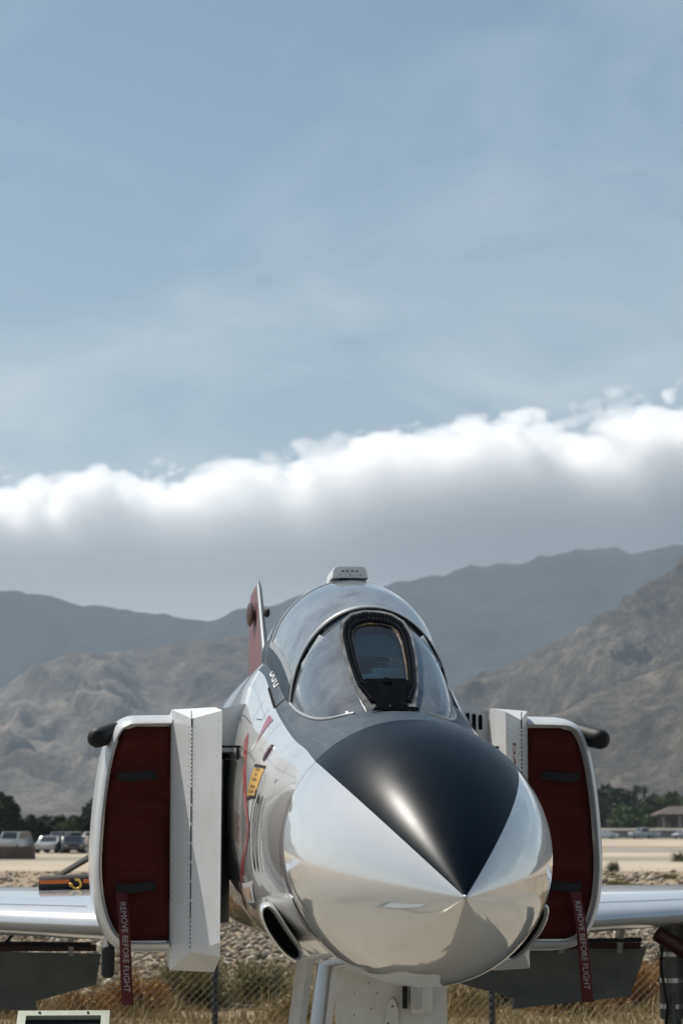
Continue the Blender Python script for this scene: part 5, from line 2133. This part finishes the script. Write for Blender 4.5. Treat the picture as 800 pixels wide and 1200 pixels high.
gl = 'vehicles parked on the left'
car('parked_car', 'pale silver car parked end-on beside the low brown wall', 'car', gx_at(61, 200), 200, R(80), SEDAN, 'silver', gl)
car('parked_car', 'dark grey van-like car second right of the low brown wall', 'car', gx_at(74, 206), 206, R(65), SUV, 'grey', gl)
car('parked_car', 'black car parked in the middle of the left row', 'car', gx_at(84, 198), 198, R(100), SEDAN, 'black', gl)
car('parked_car', 'tan car parked beside the left intake edge', 'car', gx_at(98, 202), 202, R(70), SEDAN, 'tan', gl)
car('parked_car', 'white van-like car mostly hidden behind the left intake', 'car', gx_at(112, 208), 208, R(75), SUV, 'white', gl)
car('parked_car', 'silver van-like car standing behind the low brown wall', 'car', gx_at(16, 209), 209, R(75), SUV, 'silver', gl)
gr = 'vehicles parked on the right'
car('parked_car', 'low white car at the edge of the right intake', 'car', gx_at(708, 398), 398, R(4), SEDAN, 'white', gr)
car('parked_truck', 'white pickup truck with dark bed below the palms', 'truck', gx_at(755, 400), 400, R(25), TRUCK, 'silver', gr)
car('parked_car', 'silver car cut off by the right picture edge', 'car', gx_at(803, 402), 402, R(30), SEDAN, 'silver', gr)

# low brown wall on the left
wallo = thing('low_wall', 'low brown boundary wall at the left picture edge', 'wall', (gx_at(-20, 164), 164, 0))
m_bwall = mat('brown_render', (0.13, 0.095, 0.075), 0.9, var=0.5, vscale=1.5)
for i in range(4):
    mb = MB()
    mb.box((-3.6 + 2.0 * i, 0, 0.40), (1.86, 0.2, 0.80))
    mb.build('panel', m_bwall, wallo)
for i in range(5):
    mb = MB()
    mb.box((-4.6 + 2.0 * i, 0, 0.43), (0.14, 0.30, 0.86), bev=0.01)
    mb.build('pier', mat('pier_render', (0.16, 0.12, 0.095), 0.9) if i == 0 else bpy.data.materials['pier_render'], wallo)
mb = MB()
mb.box((-0.6, 0, 0.83), (7.86, 0.26, 0.05))
mb.build('coping', m_bwall, wallo)

# pavilion and grey bank on the right
pav = thing('pavilion', 'low pavilion with brown roof and pale columns among the trees', 'building', (gx_at(840, 440), 440, 0))
m_roof = mat('brown_tile_roof', (0.085, 0.062, 0.052), 0.85, var=0.4, vscale=1.0)
m_col = mat('pale_column', (0.30, 0.28, 0.25), 0.7)
mb = MB()
W_, D_ = 11.2, 5.0
mb.add([(-W_, -D_, 4.1), (W_, -D_, 4.1), (W_, D_, 4.1), (-W_, D_, 4.1), (-W_ + 3, -0.6, 5.5), (W_ - 3, -0.6, 5.5), (W_ - 3, 0.6, 5.5), (-W_ + 3, 0.6, 5.5),
        (-W_, -D_, 3.75), (W_, -D_, 3.75), (W_, D_, 3.75), (-W_, D_, 3.75)],
       [(0, 1, 5, 4), (1, 2, 6, 5), (2, 3, 7, 6), (3, 0, 4, 7), (4, 5, 6, 7), (0, 8, 9, 1), (1, 9, 10, 2), (2, 10, 11, 3), (3, 11, 8, 0), (8, 11, 10, 9)])
mb.build('roof', m_roof, pav)
for i in range(8):
    mb = MB()
    mb.box((-W_ + 1.2 + i * 2.85, -D_ + 0.7, 1.875), (0.45, 0.45, 3.75), bev=0.04)
    mb.build('column', m_col, pav)
mb = MB()
mb.box((0, 2.0, 1.85), (W_ * 2 - 2, 3.5, 3.7))
mb.build('wall', mat('pavilion_wall', (0.16, 0.13, 0.11), 0.9), pav)
for i in range(7):
    mb = MB()
    mb.box((-W_ + 2.6 + i * 2.85, 0.22, 1.5), (1.9, 0.1, 2.6))
    mb.build('opening', m_cglass, pav)
bank = MB()
bank.prism([(424.0, 0.0), (424.6, 1.3), (427.0, 1.6), (431, 1.65), (436, 0.0)], 'x', gx_at(690, 428), gx_at(1300, 428))
tag(bank.build('retaining_bank', mat('grey_bank', (0.22, 0.20, 0.165), 0.95, var=0.4, vscale=0.8)), 'low grey earth bank behind the parked vehicles on the right', 'bank', kind='structure')


# ------------------------------------------------------------------ behind the photographer (mirrored in the gloss paint)
hang = thing('hangar', 'tan metal hangar standing behind the photographer, mirrored in the nose paint', 'building', (-16, -62, 0), R(4))
m_hang = mat('tan_cladding', (0.34, 0.30, 0.25), 0.6, var=0.3, vscale=0.4)
mb = MB()
mb.prism([(-17, 0), (17, 0), (17, 6.2), (0, 8.4), (-17, 6.2)], 'y', -14, 0)
mb.build('shed', m_hang, hang)
for i in range(4):
    mb = MB()
    mb.box((-11.4 + 7.6 * i, 0.12, 2.6), (7.2, 0.2, 5.2))
    mb.build('sliding_door', M['intake_blue'] if i in (1, 2) else m_hang, hang)
mb = MB()
mb.prism([(-17.6, 6.1), (0, 8.4), (17.6, 6.1), (17.6, 6.4), (0, 8.75), (-17.6, 6.4)], 'y', -14.5, 0.6)
mb.build('roof', M['flap'], hang)
for i, (x, y, rr_, h, lab) in enumerate(((9, -50, 2.6, 5.0, 'round tree right of the hangar behind the photographer'), (16, -55, 3.6, 7.5, 'tall tree second right of the hangar behind the photographer'),
                                         (26, -52, 3.0, 5.5, 'low tree third right of the hangar behind the photographer'), (35, -56, 4.2, 8.0, 'broad tall tree farthest right behind the photographer'),
                                         (-38, -52, 4.0, 7.0, 'broad tree left of the hangar behind the photographer'), (-47, -48, 3.2, 5.5, 'low tree farthest left behind the photographer'))):
    tree(lab, x, y, rr_, h, m_tree, 500 + i, 1500, 'trees behind the photographer', base=0.08)
